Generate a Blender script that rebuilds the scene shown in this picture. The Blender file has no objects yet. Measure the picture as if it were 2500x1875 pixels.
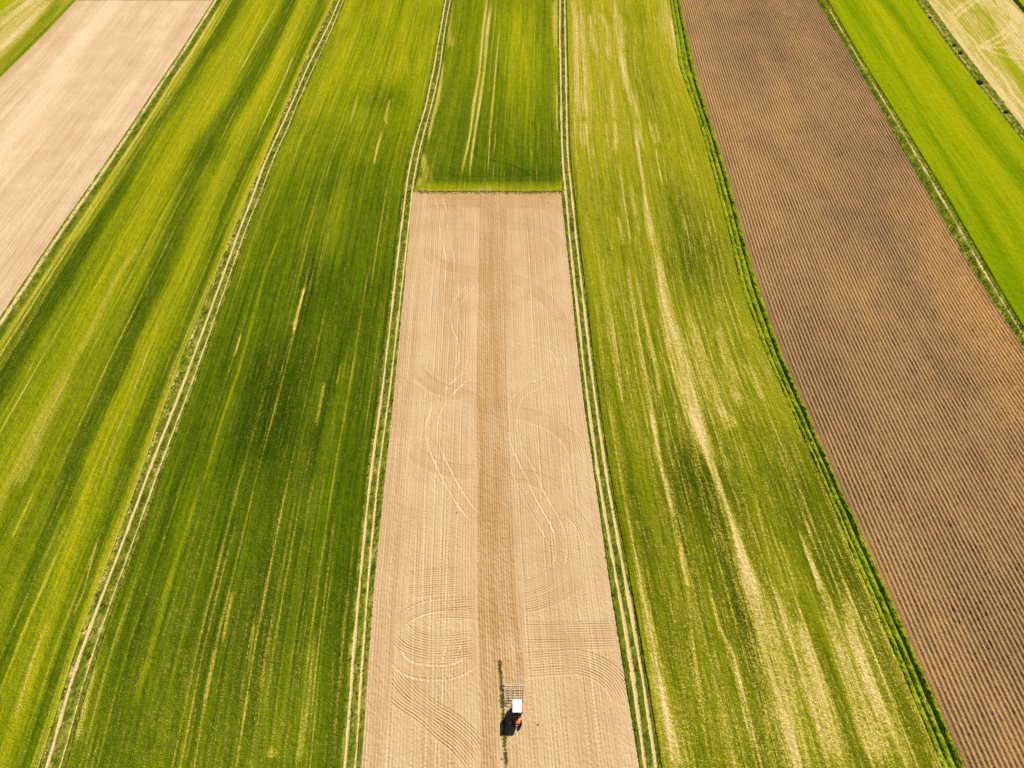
import bpy, bmesh, math
import numpy as np
from mathutils import Vector, Matrix

rng = np.random.default_rng(11)
scene = bpy.context.scene
col = scene.collection

# ------------------------------------------------------------------ camera model (also used to survey the ground)
PW, PH = 2500.0, 1875.0
FPX = 1736.0
PITCH = math.radians(50.05)
HC = 118.0
SP, CP = math.sin(PITCH), math.cos(PITCH)


def g(u, v, z=0.0):
    """ground point (metres) seen at photo pixel u, v"""
    a = (np.asarray(u, float) - PW / 2) / FPX
    b = (np.asarray(v, float) - PH / 2) / FPX
    dz = -SP - b * CP
    dy = CP - b * SP
    t = (z - HC) / dz
    return a * t, dy * t


def proj(x, y, z=0.0):
    zz = z - HC
    depth = y * CP - zz * SP
    down = -(y * SP + zz * CP)
    return PW / 2 + FPX * x / depth, PH / 2 + FPX * down / depth, depth


def C(ox, oy, s, pts):
    """crop pixels -> photo pixels; every third value (a width) is scaled too"""
    out = []
    for p in pts:
        q = (ox + p[0] / s, oy + p[1] / s)
        out.append(q + (p[2] / s,) if len(p) > 2 else q)
    return out


# ------------------------------------------------------------------ numpy value noise
_L = rng.random((256, 256))


def vnoise(x, y):
    xi = np.floor(x).astype(np.int64)
    yi = np.floor(y).astype(np.int64)
    fx = x - xi
    fy = y - yi
    fx = fx * fx * (3 - 2 * fx)
    fy = fy * fy * (3 - 2 * fy)
    a = _L[yi & 255, xi & 255]
    b = _L[yi & 255, (xi + 1) & 255]
    c = _L[(yi + 1) & 255, xi & 255]
    d = _L[(yi + 1) & 255, (xi + 1) & 255]
    return (a * (1 - fx) + b * fx) * (1 - fy) + (c * (1 - fx) + d * fx) * fy


def fbm(x, y, o=4, r=0.55):
    s = 0.0
    amp = 1.0
    tot = 0.0
    for k in range(o):
        s = s + amp * vnoise(x * 2 ** k + 17.3 * k, y * 2 ** k + 41.7 * k)
        tot += amp
        amp *= r
    return s / tot


def sstep(a, b, x):
    t = np.clip((x - a) / (b - a), 0, 1)
    return t * t * (3 - 2 * t)


# ------------------------------------------------------------------ boundaries between the fields
class Line:
    def __init__(self, pts, sm=6.0):
        P = np.array([p[:2] for p in pts], float)
        x, y = g(P[:, 0], P[:, 1])
        o = np.argsort(y)
        x, y = x[o], y[o]
        n = max(2, len(x) // 3)

        def slope(xx, yy):
            if len(xx) < 2:
                return 0.0
            return float(np.clip(np.polyfit(yy, xx, 1)[0], -0.1, 0.1))
        s0 = slope(x[:max(2, n)], y[:max(2, n)])
        s1 = slope(x[-max(2, n):], y[-max(2, n):])
        Y = np.arange(-160, 720, 1.0)
        X = np.interp(Y, y, x)
        X = np.where(Y < y[0], x[0] + s0 * (Y - y[0]), X)
        X = np.where(Y > y[-1], x[-1] + s1 * (Y - y[-1]), X)
        k = np.exp(-0.5 * (np.arange(-20, 21) / sm) ** 2)
        k /= k.sum()
        Xs = np.convolve(np.pad(X, 20, mode='reflect', reflect_type='odd'), k, 'valid')
        self.Y, self.X = Y, Xs

    def __call__(self, y):
        return np.interp(y, self.Y, self.X)

    def off(self, d):
        o = Line.__new__(Line)
        o.Y, o.X = self.Y, self.X + d
        return o


T1L = [(829, 0), (804.6, 58), (778.5, 110), (752, 162), (732, 211), (712, 255), (689, 307), (666, 356), (642, 411), (618, 480),
       (590, 550), (463, 900), (409, 1039), (367, 1143), (329, 1250), (282, 1375), (218, 1538), (166, 1690), (118, 1875)]
T1R = [(839, 0), (812, 66), (790, 116), (767, 162), (741, 220), (723, 260), (702, 315), (677, 367), (657, 416), (634, 480),
       (604, 550), (482, 900), (433, 1030), (390, 1143), (352, 1250), (307, 1375), (246, 1538), (200, 1680), (149, 1875)]
T2L = [(1088.6, 0), (1079, 58), (1068, 116), (1060, 168), (1050, 214), (1039, 266), (1024, 312), (1010, 364), (998, 419), (990, 480),
       (975, 600), (935, 950), (903.5, 1175), (877, 1450), (866, 1560), (844, 1875)]
T2R = [(1100, 0), (1089.5, 52), (1081, 113), (1075, 162), (1062, 226), (1047, 283), (1031, 341), (1020, 390), (1010, 440), (1006, 480),
       (993, 600), (953, 950), (922, 1175), (897, 1450), (886, 1600), (869, 1875)]
T3L = [(1368, 0), (1367, 81), (1369, 163), (1370, 235), (1371, 300), (1373, 372), (1376, 417), (1381, 463), (1386, 517), (1393, 600),
       (1432, 950), (1463, 1175), (1512, 1450), (1546, 1650), (1575, 1875)]
T3R = [(1379, 0), (1380, 81), (1382, 163), (1383, 235), (1384, 300), (1386, 372), (1390, 417), (1395, 463), (1400.6, 517), (1409, 600),
       (1450, 950), (1483, 1175), (1533.5, 1450), (1568, 1650), (1602, 1875)]
LT1L, LT1R, LT2L, LT2R, LT3L, LT3R = [Line(p, 4) for p in (T1L, T1R, T2L, T2R, T3L, T3R)]

B_a = Line([(0, 27), (42, 0)])                                          # corner field | stubble strip
B_b = Line([(0, 190), (123, 69), (186, 0)])                             # stubble strip | tan field
B_c = Line([(521, 0), (489, 50), (437, 131), (383, 210), (312, 318), (234, 432), (149, 553), (74, 665), (0, 776)], 5)   # tan field | verge
B_c2 = B_c.off(3.8)                                                     # verge | green field
B_d = Line([(816, 0), (752, 133), (723, 200), (689, 281), (637, 408), (605, 480), (568, 570), (433, 900), (312, 1250), (199, 1538), (97, 1875)])
B_e = LT1R.off(0.9)
B_f = LT2L.off(-0.9)
B_g = Line([(1106, 0), (1090, 90), (1075, 190), (1050, 300), (1025, 400), (1009, 470), (963, 950), (911, 1450), (882.5, 1875)], 3)
B_h = Line([(1361, 0), (1361, 150), (1362, 300), (1371, 472), (1421.5, 950), (1493, 1450), (1562, 1875)], 3)
B_i = LT3R.off(0.75)
B_j = Line([(1634, 0), (1645, 70), (1656, 160), (1675, 215), (1705, 300), (1741, 430), (1786, 600), (1807, 700), (1870, 870), (1933, 1010), (2017, 1200), (2056, 1300), (2150, 1520), (2225, 1700), (2297, 1875)], 4)
B_k = Line([(1660, 0), (1668, 50), (1683, 110), (1700, 180), (1728, 270), (1792, 430), (1821, 600), (1851, 700), (1908, 870), (1971, 1010), (2053, 1200), (2100, 1300), (2190, 1500), (2266, 1680), (2354, 1875)], 4)
B_k = Line([(1660, 0), (1672, 60), (1687, 130), (1702, 190), (1725, 270), (1745, 330), (1777, 430), (1821, 600), (1851, 700), (1908, 870), (1971, 1010), (2053, 1200), (2100, 1300), (2190, 1500), (2266, 1680), (2354, 1875)], 4)
B_l = Line([(1992, 0), (2060, 110), (2165, 295), (2258, 464), (2397, 700), (2500, 853)])
B_m = Line([(2020, 0), (2106, 150), (2203, 305), (2301, 464), (2436, 700), (2500, 805)])
B_n = Line([(2233, 0), (2300, 97), (2381, 203), (2500, 352)])
B_o = Line([(2262, 0), (2330, 95), (2393, 178), (2500, 318)])
B_p = Line([(2471, 0), (2500, 34)])
B_q = B_p.off(1.6)

Y0, Y1 = -25.0, 460.0


def yarray(y0, y1, k, m):
    ys = [y0]
    while ys[-1] < y1:
        ys.append(ys[-1] + max(m, k * (abs(ys[-1]) + 60)))
    ys[-1] = y1
    return np.array(ys)


# ------------------------------------------------------------------ mesh makers
def mesh_from(name, verts, faces, mat, smooth=True, uv=None, attrs=None, parent=None):
    """faces: (n,k) int array, all of the same size"""
    me = bpy.data.meshes.new(name)
    n, k = faces.shape
    me.vertices.add(len(verts))
    me.vertices.foreach_set('co', np.ascontiguousarray(verts, dtype=np.float32).ravel())
    me.loops.add(n * k)
    me.loops.foreach_set('vertex_index', faces.astype(np.int32).ravel())
    me.polygons.add(n)
    me.polygons.foreach_set('loop_start', np.arange(0, n * k, k, dtype=np.int32))
    try:
        me.polygons.foreach_set('loop_total', np.full(n, k, dtype=np.int32))
    except Exception:
        pass
    me.polygons.foreach_set('use_smooth', np.full(n, smooth, dtype=bool))
    if uv is not None:
        l = me.uv_layers.new(name='UVMap')
        l.data.foreach_set('uv', uv[faces.ravel()].astype(np.float32).ravel())
    for a, d in (attrs or {}).items():
        at = me.attributes.new(a, 'FLOAT', 'POINT')
        at.data.foreach_set('value', np.ascontiguousarray(d, dtype=np.float32).ravel())
    me.update(calc_edges=True)
    me.validate()
    me.materials.append(mat)
    o = bpy.data.objects.new(name, me)
    col.objects.link(o)
    if parent:
        o.parent = parent
    return o


def tag(o, label=None, cat=None, group=None, kind=None):
    if label:
        o['label'] = label
    if cat:
        o['category'] = cat
    if group:
        o['group'] = group
    if kind:
        o['kind'] = kind
    return o


class Sheet:
    """grid of ground between two boundary lines; row, along = metre coordinates that follow the rows"""

    def __init__(self, BL, BR, ys, dx, rowline=None):
        xl, xr = BL(ys), BR(ys)
        w = float(np.mean(np.abs(xr - xl)))
        nx = max(2, int(w / dx))
        s = np.linspace(0, 1, nx + 1)
        self.ny, self.nx = len(ys), nx + 1
        self.S = np.repeat(s[None, :], len(ys), 0)
        self.Y = np.repeat(ys[:, None], nx + 1, 1)
        self.X = xl[:, None] + (xr - xl)[:, None] * s[None, :]
        if rowline is None:
            self.row = self.S * w
        else:
            self.row = self.X - rowline(ys)[:, None]
        self.w = w
        self.dl = (self.X - xl[:, None])
        self.dr = (xr[:, None] - self.X)
        self.U, self.V, self.depth = proj(self.X, self.Y)
        self.mpp = self.depth / FPX

    def build(self, name, Z, mat, attrs=None, skirt=0.0):
        X, Y, Z = self.X, self.Y, np.array(Z, float) + np.zeros_like(self.X)
        row = self.row
        at = {k: np.array(v, float) + np.zeros_like(X) for k, v in (attrs or {}).items()}
        if skirt:
            def ext(A, edge=None):
                A = np.concatenate([A[:, :1], A, A[:, -1:]], 1)
                return np.concatenate([A[:1], A, A[-1:]], 0)
            X, Y, row = ext(X), ext(Y), ext(row)
            at = {k: ext(v) for k, v in at.items()}
            Z = ext(Z)
            Z[0, :] = Z[-1, :] = -skirt
            Z[:, 0] = Z[:, -1] = -skirt
        ny, nx = X.shape
        idx = np.arange(ny * nx).reshape(ny, nx)
        f = np.stack([idx[:-1, :-1], idx[:-1, 1:], idx[1:, 1:], idx[1:, :-1]], -1).reshape(-1, 4)
        v = np.stack([X, Y, Z], -1).reshape(-1, 3)
        uv = np.stack([row, Y], -1).reshape(-1, 2)
        return mesh_from(name, v, f, mat, True, uv, {k: a.ravel() for k, a in at.items()})

    # painting of crop differences
    def streak(self, pts, soft=0.5):
        P = np.array(sorted(pts, key=lambda p: p[1]), float)
        c = np.interp(self.V, P[:, 1], P[:, 0])
        w = np.interp(self.V, P[:, 1], P[:, 2]) * 0.5
        d = np.abs(self.U - c) / np.maximum(w, 0.8)
        m = 1 - sstep(0.2, 1.0 + soft, d)
        if not hasattr(self, 'broken'):
            self.broken = 0.15 + 1.6 * fbm(self.row * 1.5, self.Y * .03, 4, .65)
        m = m * np.where(w * self.mpp > 1.0, self.broken, 1.0)
        L = max(14.0, 0.2 * (P[-1, 1] - P[0, 1]))
        jit = (fbm(self.row * 1.6, self.Y * 0 + 3.3, 2) - .5) * L
        V = self.V + jit
        return m * sstep(P[0, 1] - L * .3, P[0, 1] + L * .6, V) * (1 - sstep(P[-1, 1] - L * .6, P[-1, 1] + L * .3, V))

    def open_streak(self, pts, soft=0.5):
        P = np.array(sorted(pts, key=lambda p: p[1]), float)
        (u0, v0), (u1, v1) = P[0, :2], P[1, :2]
        (u2, v2), (u3, v3) = P[-2, :2], P[-1, :2]
        P = np.vstack([[u0 + (u0 - u1) / (v0 - v1) * -600, v0 - 600, P[0, 2]], P, [u3 + (u3 - u2) / (v3 - v2) * 900, v3 + 900, P[-1, 2]]])
        c = np.interp(self.V, P[:, 1], P[:, 0])
        w = np.interp(self.V, P[:, 1], P[:, 2]) * 0.5
        d = np.abs(self.U - c + 14 * (fbm(self.Y * .06, self.row * .02, 2) - .5)) / np.maximum(w, 0.5)
        return 1 - sstep(1 - soft, 1 + soft, d)

    def blob(self, u, v, ru, rv, tilt=0.0):
        du = (self.U - u) - tilt * (self.V - v)
        return np.exp(-((du / ru) ** 2 + ((self.V - v) / rv) ** 2))


# ------------------------------------------------------------------ materials
class NT:
    def __init__(self, name, rough=0.9, spec=0.25):
        m = bpy.data.materials.new(name)
        m.use_nodes = True
        self.m, self.t = m, m.node_tree
        self.b = self.t.nodes['Principled BSDF']
        self.b.inputs['Roughness'].default_value = rough
        self.b.inputs['Specular IOR Level'].default_value = spec

    def n(self, ty, **kw):
        x = self.t.nodes.new(ty)
        for k, v in kw.items():
            setattr(x, k, v)
        return x

    def put(self, sock, v):
        if isinstance(v, (int, float)):
            sock.default_value = v
        elif isinstance(v, tuple):
            sock.default_value = v if len(v) == len(sock.default_value) else v + (1,)
        else:
            self.t.links.new(v, sock)

    def attr(self, name):
        a = self.n('ShaderNodeAttribute', attribute_name=name)
        return a.outputs['Fac']

    def uv(self, sx, sy):
        tc = self.n('ShaderNodeTexCoord')
        mp = self.n('ShaderNodeMapping')
        mp.inputs['Scale'].default_value = (sx, sy, 1)
        self.t.links.new(tc.outputs['UV'], mp.inputs['Vector'])
        return mp.outputs['Vector']

    def obj(self, s=1.0):
        tc = self.n('ShaderNodeTexCoord')
        mp = self.n('ShaderNodeMapping')
        mp.inputs['Scale'].default_value = (s, s, s)
        self.t.links.new(tc.outputs['Object'], mp.inputs['Vector'])
        return mp.outputs['Vector']

    def noise(self, vec, scale=1.0, detail=3.0, rough=0.6):
        x = self.n('ShaderNodeTexNoise')
        x.inputs['Scale'].default_value = scale
        x.inputs['Detail'].default_value = detail
        x.inputs['Roughness'].default_value = rough
        self.t.links.new(vec, x.inputs['Vector'])
        return x.outputs['Fac']

    def math(self, op, a, b=0.0, c=None, clamp=False):
        x = self.n('ShaderNodeMath', operation=op, use_clamp=clamp)
        self.put(x.inputs[0], a)
        self.put(x.inputs[1], b)
        if c is not None:
            self.put(x.inputs[2], c)
        return x.outputs[0]

    def lin(self, base, *terms):
        """base + sum((noise - .5) * k)"""
        r = base
        for s, k in terms:
            r = self.math('ADD', r, self.math('MULTIPLY', self.math('SUBTRACT', s, 0.5), k))
        return r

    def smooth(self, x, a, b):
        r = self.n('ShaderNodeMapRange', interpolation_type='SMOOTHSTEP')
        self.put(r.inputs['Value'], x)
        r.inputs['From Min'].default_value = a
        r.inputs['From Max'].default_value = b
        return r.outputs['Result']

    def ramp(self, x, stops):
        r = self.n('ShaderNodeValToRGB')
        el = r.color_ramp.elements
        while len(el) < len(stops):
            el.new(0.5)
        for e, (p, c) in zip(el, stops):
            e.position = p
            e.color = c + (1,)
        self.put(r.inputs['Fac'], x)
        return r.outputs['Color']

    def mix(self, f, a, b):
        x = self.n('ShaderNodeMix', data_type='RGBA')
        self.put(x.inputs['Factor'], f)
        self.put(x.inputs['A'], a)
        self.put(x.inputs['B'], b)
        return x.outputs['Result']

    def out(self, color, bump=None, strength=0.5, dist=0.1):
        self.put(self.b.inputs['Base Color'], color)
        if bump is not None:
            bn = self.n('ShaderNodeBump')
            bn.inputs['Strength'].default_value = strength
            bn.inputs['Distance'].default_value = dist
            self.put(bn.inputs['Height'], bump)
            self.t.links.new(bn.outputs['Normal'], self.b.inputs['Normal'])
        return self.m


GREEN = [(0.0, (0.300, 0.250, 0.008)), (0.22, (0.205, 0.212, 0.002)), (0.45, (0.118, 0.150, 0.0012)),
         (0.70, (0.054, 0.088, 0.001)), (1.0, (0.018, 0.038, 0.001))]
STRAW = [(0.0, (0.30, 0.225, 0.085)), (0.5, (0.46, 0.355, 0.16)), (1.0, (0.56, 0.44, 0.21))]


def crop_material(name, speck=0.65, row=1.25, broad=0.5, straw=STRAW, green=GREEN, line=1.3, fleck=1.0):
    m = NT(name, 0.9, 0.0)
    fine = m.noise(m.obj(), 2.6, 2.0, 0.75)
    tiny = m.noise(m.obj(), 7.0, 1.0, 0.6)
    mid = m.noise(m.obj(), 0.5, 4.0, 0.65)
    rows = m.noise(m.uv(1.7, 0.035), 1.0, 3.0, 0.75)
    wide = m.noise(m.uv(0.30, 0.010), 1.0, 3.0, 0.6)
    dash = m.noise(m.uv(2.2, 0.12), 1.0, 3.0, 0.8)
    lush = m.lin(m.attr('lush'), (fine, speck), (tiny, speck * .6), (mid, 0.35), (rows, row), (wide, broad))
    c = m.ramp(lush, green)
    st = m.ramp(m.lin(0.5, (fine, 1.4), (tiny, 1.0), (rows, 1.0)), straw)
    bare = m.lin(m.attr('bare'), (fine, 1.1 * fleck), (tiny, 0.9 * fleck), (dash, line), (rows, line))
    olive = m.ramp(m.lin(0.5, (tiny, 1.2), (fine, .8)), [(0.1, (0.205, 0.185, 0.010)), (0.9, (0.36, 0.30, 0.045))])
    c = m.mix(m.smooth(bare, 0.0, 0.55), c, olive)
    c = m.mix(m.smooth(bare, 0.34, 0.92), c, st)
    # thin drilled lines where seed was missed
    thin = m.smooth(m.lin(m.noise(m.uv(1.35, 0.016), 1.0, 1.0, 0.5), (dash, 0.5), (m.attr('bare'), 0.3)), 0.64, 0.76)
    thin = m.math('MULTIPLY', thin, m.math('MULTIPLY', m.attr('thin'), m.smooth(m.lin(fine, (tiny, .6)), .38, .6)))
    c = m.mix(thin, c, m.ramp(fine, [(0.2, (0.24, 0.22, 0.02)), (0.8, (0.44, 0.36, 0.09))]))
    h = m.math('ADD', m.math('ADD', fine, tiny), m.math('MULTIPLY', dash, 0.5))
    return m.out(c, h, 0.6, 0.3)


M_crop = crop_material('crop', speck=0.6, row=0.85, broad=.4, line=0.5, fleck=.6)
OLIVE = [(0.0, (0.300, 0.245, 0.010)), (0.22, (0.215, 0.205, 0.003)), (0.45, (0.138, 0.152, 0.002)), (0.70, (0.076, 0.094, 0.001)), (1.0, (0.028, 0.045, 0.001))]
M_streaky = crop_material('streaky_crop', green=OLIVE, speck=0.6, row=0.95, line=1.0, fleck=.9)
BRIGHT = [(0.0, (0.250, 0.245, 0.003)), (0.22, (0.190, 0.222, 0.002)), (0.45, (0.125, 0.178, 0.0012)), (0.70, (0.075, 0.125, 0.001)), (1.0, (0.03, 0.06, 0.001))]
M_bright = crop_material('bright_crop', speck=0.4, row=0.5, broad=0.5, green=BRIGHT, fleck=.7)


def soil_material(name, dry, moist, pale, rowf=2.6, bump=0.35, patch=0.5, specks=0.5):
    m = NT(name, 0.95, 0.0)
    fine = m.noise(m.obj(), 4.0, 3.0, 0.75)
    mid = m.noise(m.obj(), 0.10, 4.0, 0.6)
    rows = m.noise(m.uv(rowf, 0.03), 1.0, 3.0, 0.75)
    wide = m.noise(m.uv(0.16, 0.012), 1.0, 3.0, 0.6)
    x = m.lin(m.attr('moist'), (fine, specks), (rows, 1.5), (mid, patch), (wide, patch))
    c = m.ramp(x, [(0.0, dry), (0.45, tuple(.5 * (a + b) for a, b in zip(dry, moist))), (1.0, moist)])
    p = m.lin(m.attr('pale'), (fine, 0.35))
    c = m.mix(m.smooth(p, 0.15, 0.95), c, pale)
    stone = m.smooth(m.noise(m.obj(), 2.1, 2.0, 0.8), 0.70, 0.76)
    c = m.mix(m.math('MULTIPLY', stone, 0.45), c, moist)
    return m.out(c, fine, bump, 0.12)


M_tilled = soil_material('tilled_soil', (0.392, 0.286, 0.166), (0.285, 0.170, 0.070), (0.49, 0.370, 0.225), patch=0.9, specks=0.7)
M_pale = soil_material('pale_dry_soil', (0.460, 0.345, 0.222), (0.340, 0.230, 0.132), (0.60, 0.48, 0.33), rowf=1.1, patch=1.2, specks=0.5)


def ridge_material():
    m = NT('ridged_brown_soil', 0.95, 0.0)
    fine = m.noise(m.obj(), 3.5, 3.0, 0.75)
    patchn = m.noise(m.uv(0.075, 0.012), 1.0, 4.0, 0.6)
    pat2 = m.noise(m.obj(), 0.035, 4.0, 0.6)
    x = m.lin(m.attr('warm'), (patchn, 1.1), (pat2, 1.0), (fine, 0.4))
    c = m.ramp(x, [(0.05, (0.125, 0.074, 0.038)), (0.50, (0.215, 0.122, 0.052)), (0.95, (0.335, 0.178, 0.056))])
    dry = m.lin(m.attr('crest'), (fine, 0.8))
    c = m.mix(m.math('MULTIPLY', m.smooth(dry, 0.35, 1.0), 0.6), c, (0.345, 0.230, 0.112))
    return m.out(c, fine, 0.8, 0.2)


M_ridge = ridge_material()


def grass_material(name, stops, rough=0.9, trans=0.45):
    m = NT(name, rough, 0.0)
    n = m.noise(m.obj(), 0.5, 3.0, 0.6)
    x = m.lin(m.attr('tint'), (n, 0.7))
    c = m.ramp(x, stops)
    m.out(c)
    tb = m.n('ShaderNodeBsdfTranslucent')
    m.t.links.new(c, tb.inputs['Color'])
    mx = m.n('ShaderNodeMixShader')
    mx.inputs[0].default_value = trans
    m.t.links.new(m.b.outputs[0], mx.inputs[1])
    m.t.links.new(tb.outputs[0], mx.inputs[2])
    m.t.links.new(mx.outputs[0], m.t.nodes['Material Output'].inputs['Surface'])
    return m.m


M_grass = grass_material('verge_blades', [(0.0, (0.055, 0.095, 0.003)), (0.4, (0.120, 0.170, 0.005)), (0.75, (0.210, 0.245, 0.012)), (1.0, (0.38, 0.33, 0.08))])
M_deep = grass_material('tall_verge_blades', [(0.0, (0.060, 0.098, 0.003)), (0.45, (0.130, 0.180, 0.006)), (0.85, (0.215, 0.255, 0.014)), (1.0, (0.34, 0.31, 0.06))])
M_strip = grass_material('grass_row', [(0.0, (0.060, 0.095, 0.002)), (0.45, (0.130, 0.172, 0.005)), (0.85, (0.210, 0.240, 0.012)), (1.0, (0.30, 0.27, 0.03))], trans=0.0)
M_weed = grass_material('weed_leaves', [(0.0, (0.09, 0.115, 0.01)), (0.5, (0.19, 0.21, 0.025)), (1.0, (0.36, 0.33, 0.08))])
M_bush = grass_material('dark_leaves', [(0.0, (0.045, 0.070, 0.006)), (0.5, (0.09, 0.125, 0.010)), (1.0, (0.16, 0.19, 0.02))])


def verge_ground_material():
    m = NT('verge_ground', 0.95, 0.0)
    fine = m.noise(m.obj(), 3.0, 3.0, 0.75)
    lush = m.lin(m.attr('lush'), (fine, 0.8))
    c = m.ramp(lush, [(0.0, (0.30, 0.25, 0.07)), (0.4, (0.13, 0.145, 0.012)), (1.0, (0.028, 0.058, 0.004))])
    b = m.lin(m.attr('bare'), (fine, 0.75))
    d = m.ramp(m.lin(0.5, (fine, 1.1)), [(0.0, (0.30, 0.225, 0.095)), (1.0, (0.52, 0.41, 0.20))])
    c = m.mix(m.smooth(b, 0.35, 0.62), c, d)
    return m.out(c, fine, 0.6, 0.15)


M_verge = verge_ground_material()

# ------------------------------------------------------------------ far ground sheet
def build_ground():
    m = NT('far_ground', 0.95, 0.1)
    a = m.noise(m.obj(), 0.004, 3.0, 0.5)
    b = m.noise(m.obj(), 0.8, 4.0, 0.7)
    x = m.lin(a, (b, 0.3))
    mat = m.out(m.ramp(x, [(0.3, (0.05, 0.09, 0.004)), (0.48, (0.13, 0.16, 0.008)), (0.52, (0.33, 0.23, 0.13)), (0.7, (0.12, 0.15, 0.006))]))
    xs = np.array([-6000, -1500, -500, -250, 0, 250, 500, 1500, 6000.0])
    X, Y = np.meshgrid(xs, xs + 150)
    idx = np.arange(81).reshape(9, 9)
    f = np.stack([idx[:-1, :-1], idx[:-1, 1:], idx[1:, 1:], idx[1:, :-1]], -1).reshape(-1, 4)
    o = mesh_from('ground', np.stack([X, Y, X * 0 - 0.6], -1).reshape(-1, 3), f, mat)
    tag(o, 'flat farmland ground reaching beyond the fields', 'ground', kind='structure')


build_ground()

# ------------------------------------------------------------------ green crop fields
def px_curve(sh, pts, w):
    d = np.full(sh.U.shape, 1e9)
    for a, b in zip(pts[:-1], pts[1:]):
        ax, ay = g(a[0], a[1])
        bx, by = g(b[0], b[1])
        dx, dy = bx - ax, by - ay
        t = np.clip(((sh.X - ax) * dx + (sh.Y - ay) * dy) / (dx * dx + dy * dy + 1e-9), 0, 1)
        d = np.minimum(d, np.hypot(sh.X - ax - t * dx, sh.Y - ay - t * dy))
    return np.exp(-(d / w) ** 2)


def smooth_pts(pts, n=10):
    P = np.array([p[:2] for p in pts], float)
    if len(P) < 3:
        return P
    Q = np.vstack([2 * P[0] - P[1], P, 2 * P[-1] - P[-2]])
    out = []
    for i in range(1, len(Q) - 2):
        p0, p1, p2, p3 = Q[i - 1], Q[i], Q[i + 1], Q[i + 2]
        for t in np.linspace(0, 1, n, endpoint=False):
            out.append(0.5 * ((2 * p1) + (-p0 + p2) * t + (2 * p0 - 5 * p1 + 4 * p2 - p3) * t * t + (-p0 + 3 * p1 - 3 * p2 + p3) * t ** 3))
    out.append(P[-1])
    return np.array(out)


def drill(sh, pitch, width, seed, lo=.36, hi=.78, along=.02):
    """thin continuous lines along the rows, each coming and going along its length"""
    i = np.floor(sh.row / pitch)
    off = (_L[(i.astype(int) * 7 + seed) & 255, seed & 255] - .5) * .7
    d = (sh.row / pitch - i - .5 - off) * pitch + .10 * (fbm(sh.Y * .06, i * 3.1, 2) - .5)
    wob = width * (.7 + .6 * vnoise(sh.Y * .3, i * 1.7))
    a = sstep(lo, hi, fbm(sh.Y * along, i * 5.37 + seed, 3))
    k = _L[(i.astype(int) * 13 + seed) & 255, (seed * 3) & 255]
    return a * (.3 + .9 * k) * np.exp(-(d / wob) ** 2)


def drilled(sh, lush, bare, light=.34, dark=.30, pitch=2.1, seed=5):
    bare = bare + light * drill(sh, pitch, .17, seed) + light * .7 * drill(sh, pitch * .57, .12, seed + 31, .5, .8)
    lush = lush + dark * drill(sh, pitch * .8, .18, seed + 60) + dark * .7 * drill(sh, pitch * .43, .13, seed + 90, .45, .75)
    return lush, bare

def crop_z(sh, h=0.3, a=0.16):
    n = fbm(sh.X * 2.3, sh.Y * 2.3, 2)
    r = fbm(sh.row * 1.6, sh.Y * 0.08, 2)
    return h + a * (n - .5) + 0.18 * (r - .5)


def edge_bare(sh, wl=0.7, wr=0.7):
    return np.maximum(1 - sstep(0, wl, sh.dl), 1 - sstep(0, wr, sh.dr))


# --- field left of the first track: long dark and pale bands
K5, KA, KB = (0, 0, 2.602), (0, 550, 2.37), (0, 1200, 2.458)
sh = Sheet(B_c2, B_d, yarray(Y0, Y1, 0.0022, 0.3), 0.19)
lush = 0.34 + 0.12 * sstep(200, 900, sh.V) + 0.25 * (fbm(sh.row * .18, sh.Y * .012) - .5)
darkA = C(*K5, [(1560, -60, 80), (1480, 60, 90), (1380, 250, 100), (1200, 480, 120), (1060, 690, 110), (900, 920, 110), (740, 1200, 120), (600, 1430, 140)]) + \
    C(*KA, [(520, 60, 130), (360, 330, 150), (180, 590, 150), (20, 900, 140)])
darkB = C(*K5, [(1890, -60, 90), (1800, 120, 110), (1650, 400, 130), (1500, 650, 120), (1330, 930, 140), (1220, 1150, 130), (1120, 1450, 130)]) + \
    C(*KA, [(1010, 60, 110), (900, 330, 120), (760, 620, 110), (670, 850, 110), (560, 1100, 110), (440, 1400, 110), (350, 1640, 110)]) + \
    C(*KB, [(330, 150, 80), (200, 480, 90), (110, 760, 80), (0, 1080, 80)])
darkC = C(*K5, [(2080, -60, 70), (2020, 100, 80), (1900, 380, 80), (1750, 700, 70), (1600, 1000, 60), (1440, 1350, 60)]) + \
    C(*KA, [(1240, 200, 60), (1080, 640, 80), (930, 940, 90), (800, 1250, 90), (690, 1580, 70)]) + \
    C(*KB, [(600, 330, 60), (520, 560, 70), (430, 850, 80), (330, 1130, 90), (220, 1450, 90), (170, 1640, 90)])
for d, k in ((darkA, .40), (darkB, .38), (darkC, .26)):
    lush = lush + k * sh.open_streak(d, 0.75)
lightA = C(*K5, [(1400, -60, 60), (1300, 200, 70), (1150, 480, 80), (900, 830, 90), (700, 1130, 90), (520, 1480, 90)]) + \
    C(*KA, [(330, 120, 90), (180, 380, 90), (20, 620, 80)])
lightB = C(*K5, [(1640, 60, 90), (1480, 400, 110), (1270, 760, 120), (1050, 1100, 120), (900, 1400, 130)]) + \
    C(*KA, [(740, 160, 130), (560, 480, 150), (380, 800, 160), (200, 1150, 170), (40, 1420, 170)])
lightC = C(*K5, [(1950, -60, 60), (1830, 250, 70), (1640, 620, 80), (1480, 950, 70), (1350, 1250, 70)]) + \
    C(*KA, [(1100, 200, 90), (960, 450, 90), (830, 700, 90), (700, 1010, 90), (560, 1350, 90)]) + \
    C(*KB, [(480, 170, 70), (360, 560, 80), (250, 880, 80), (130, 1260, 80), (60, 1500, 80)])
for d, k in ((lightA, .30), (lightB, .20), (lightC, .22)):
    lush = lush - k * sh.open_streak(d, 0.8)
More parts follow.
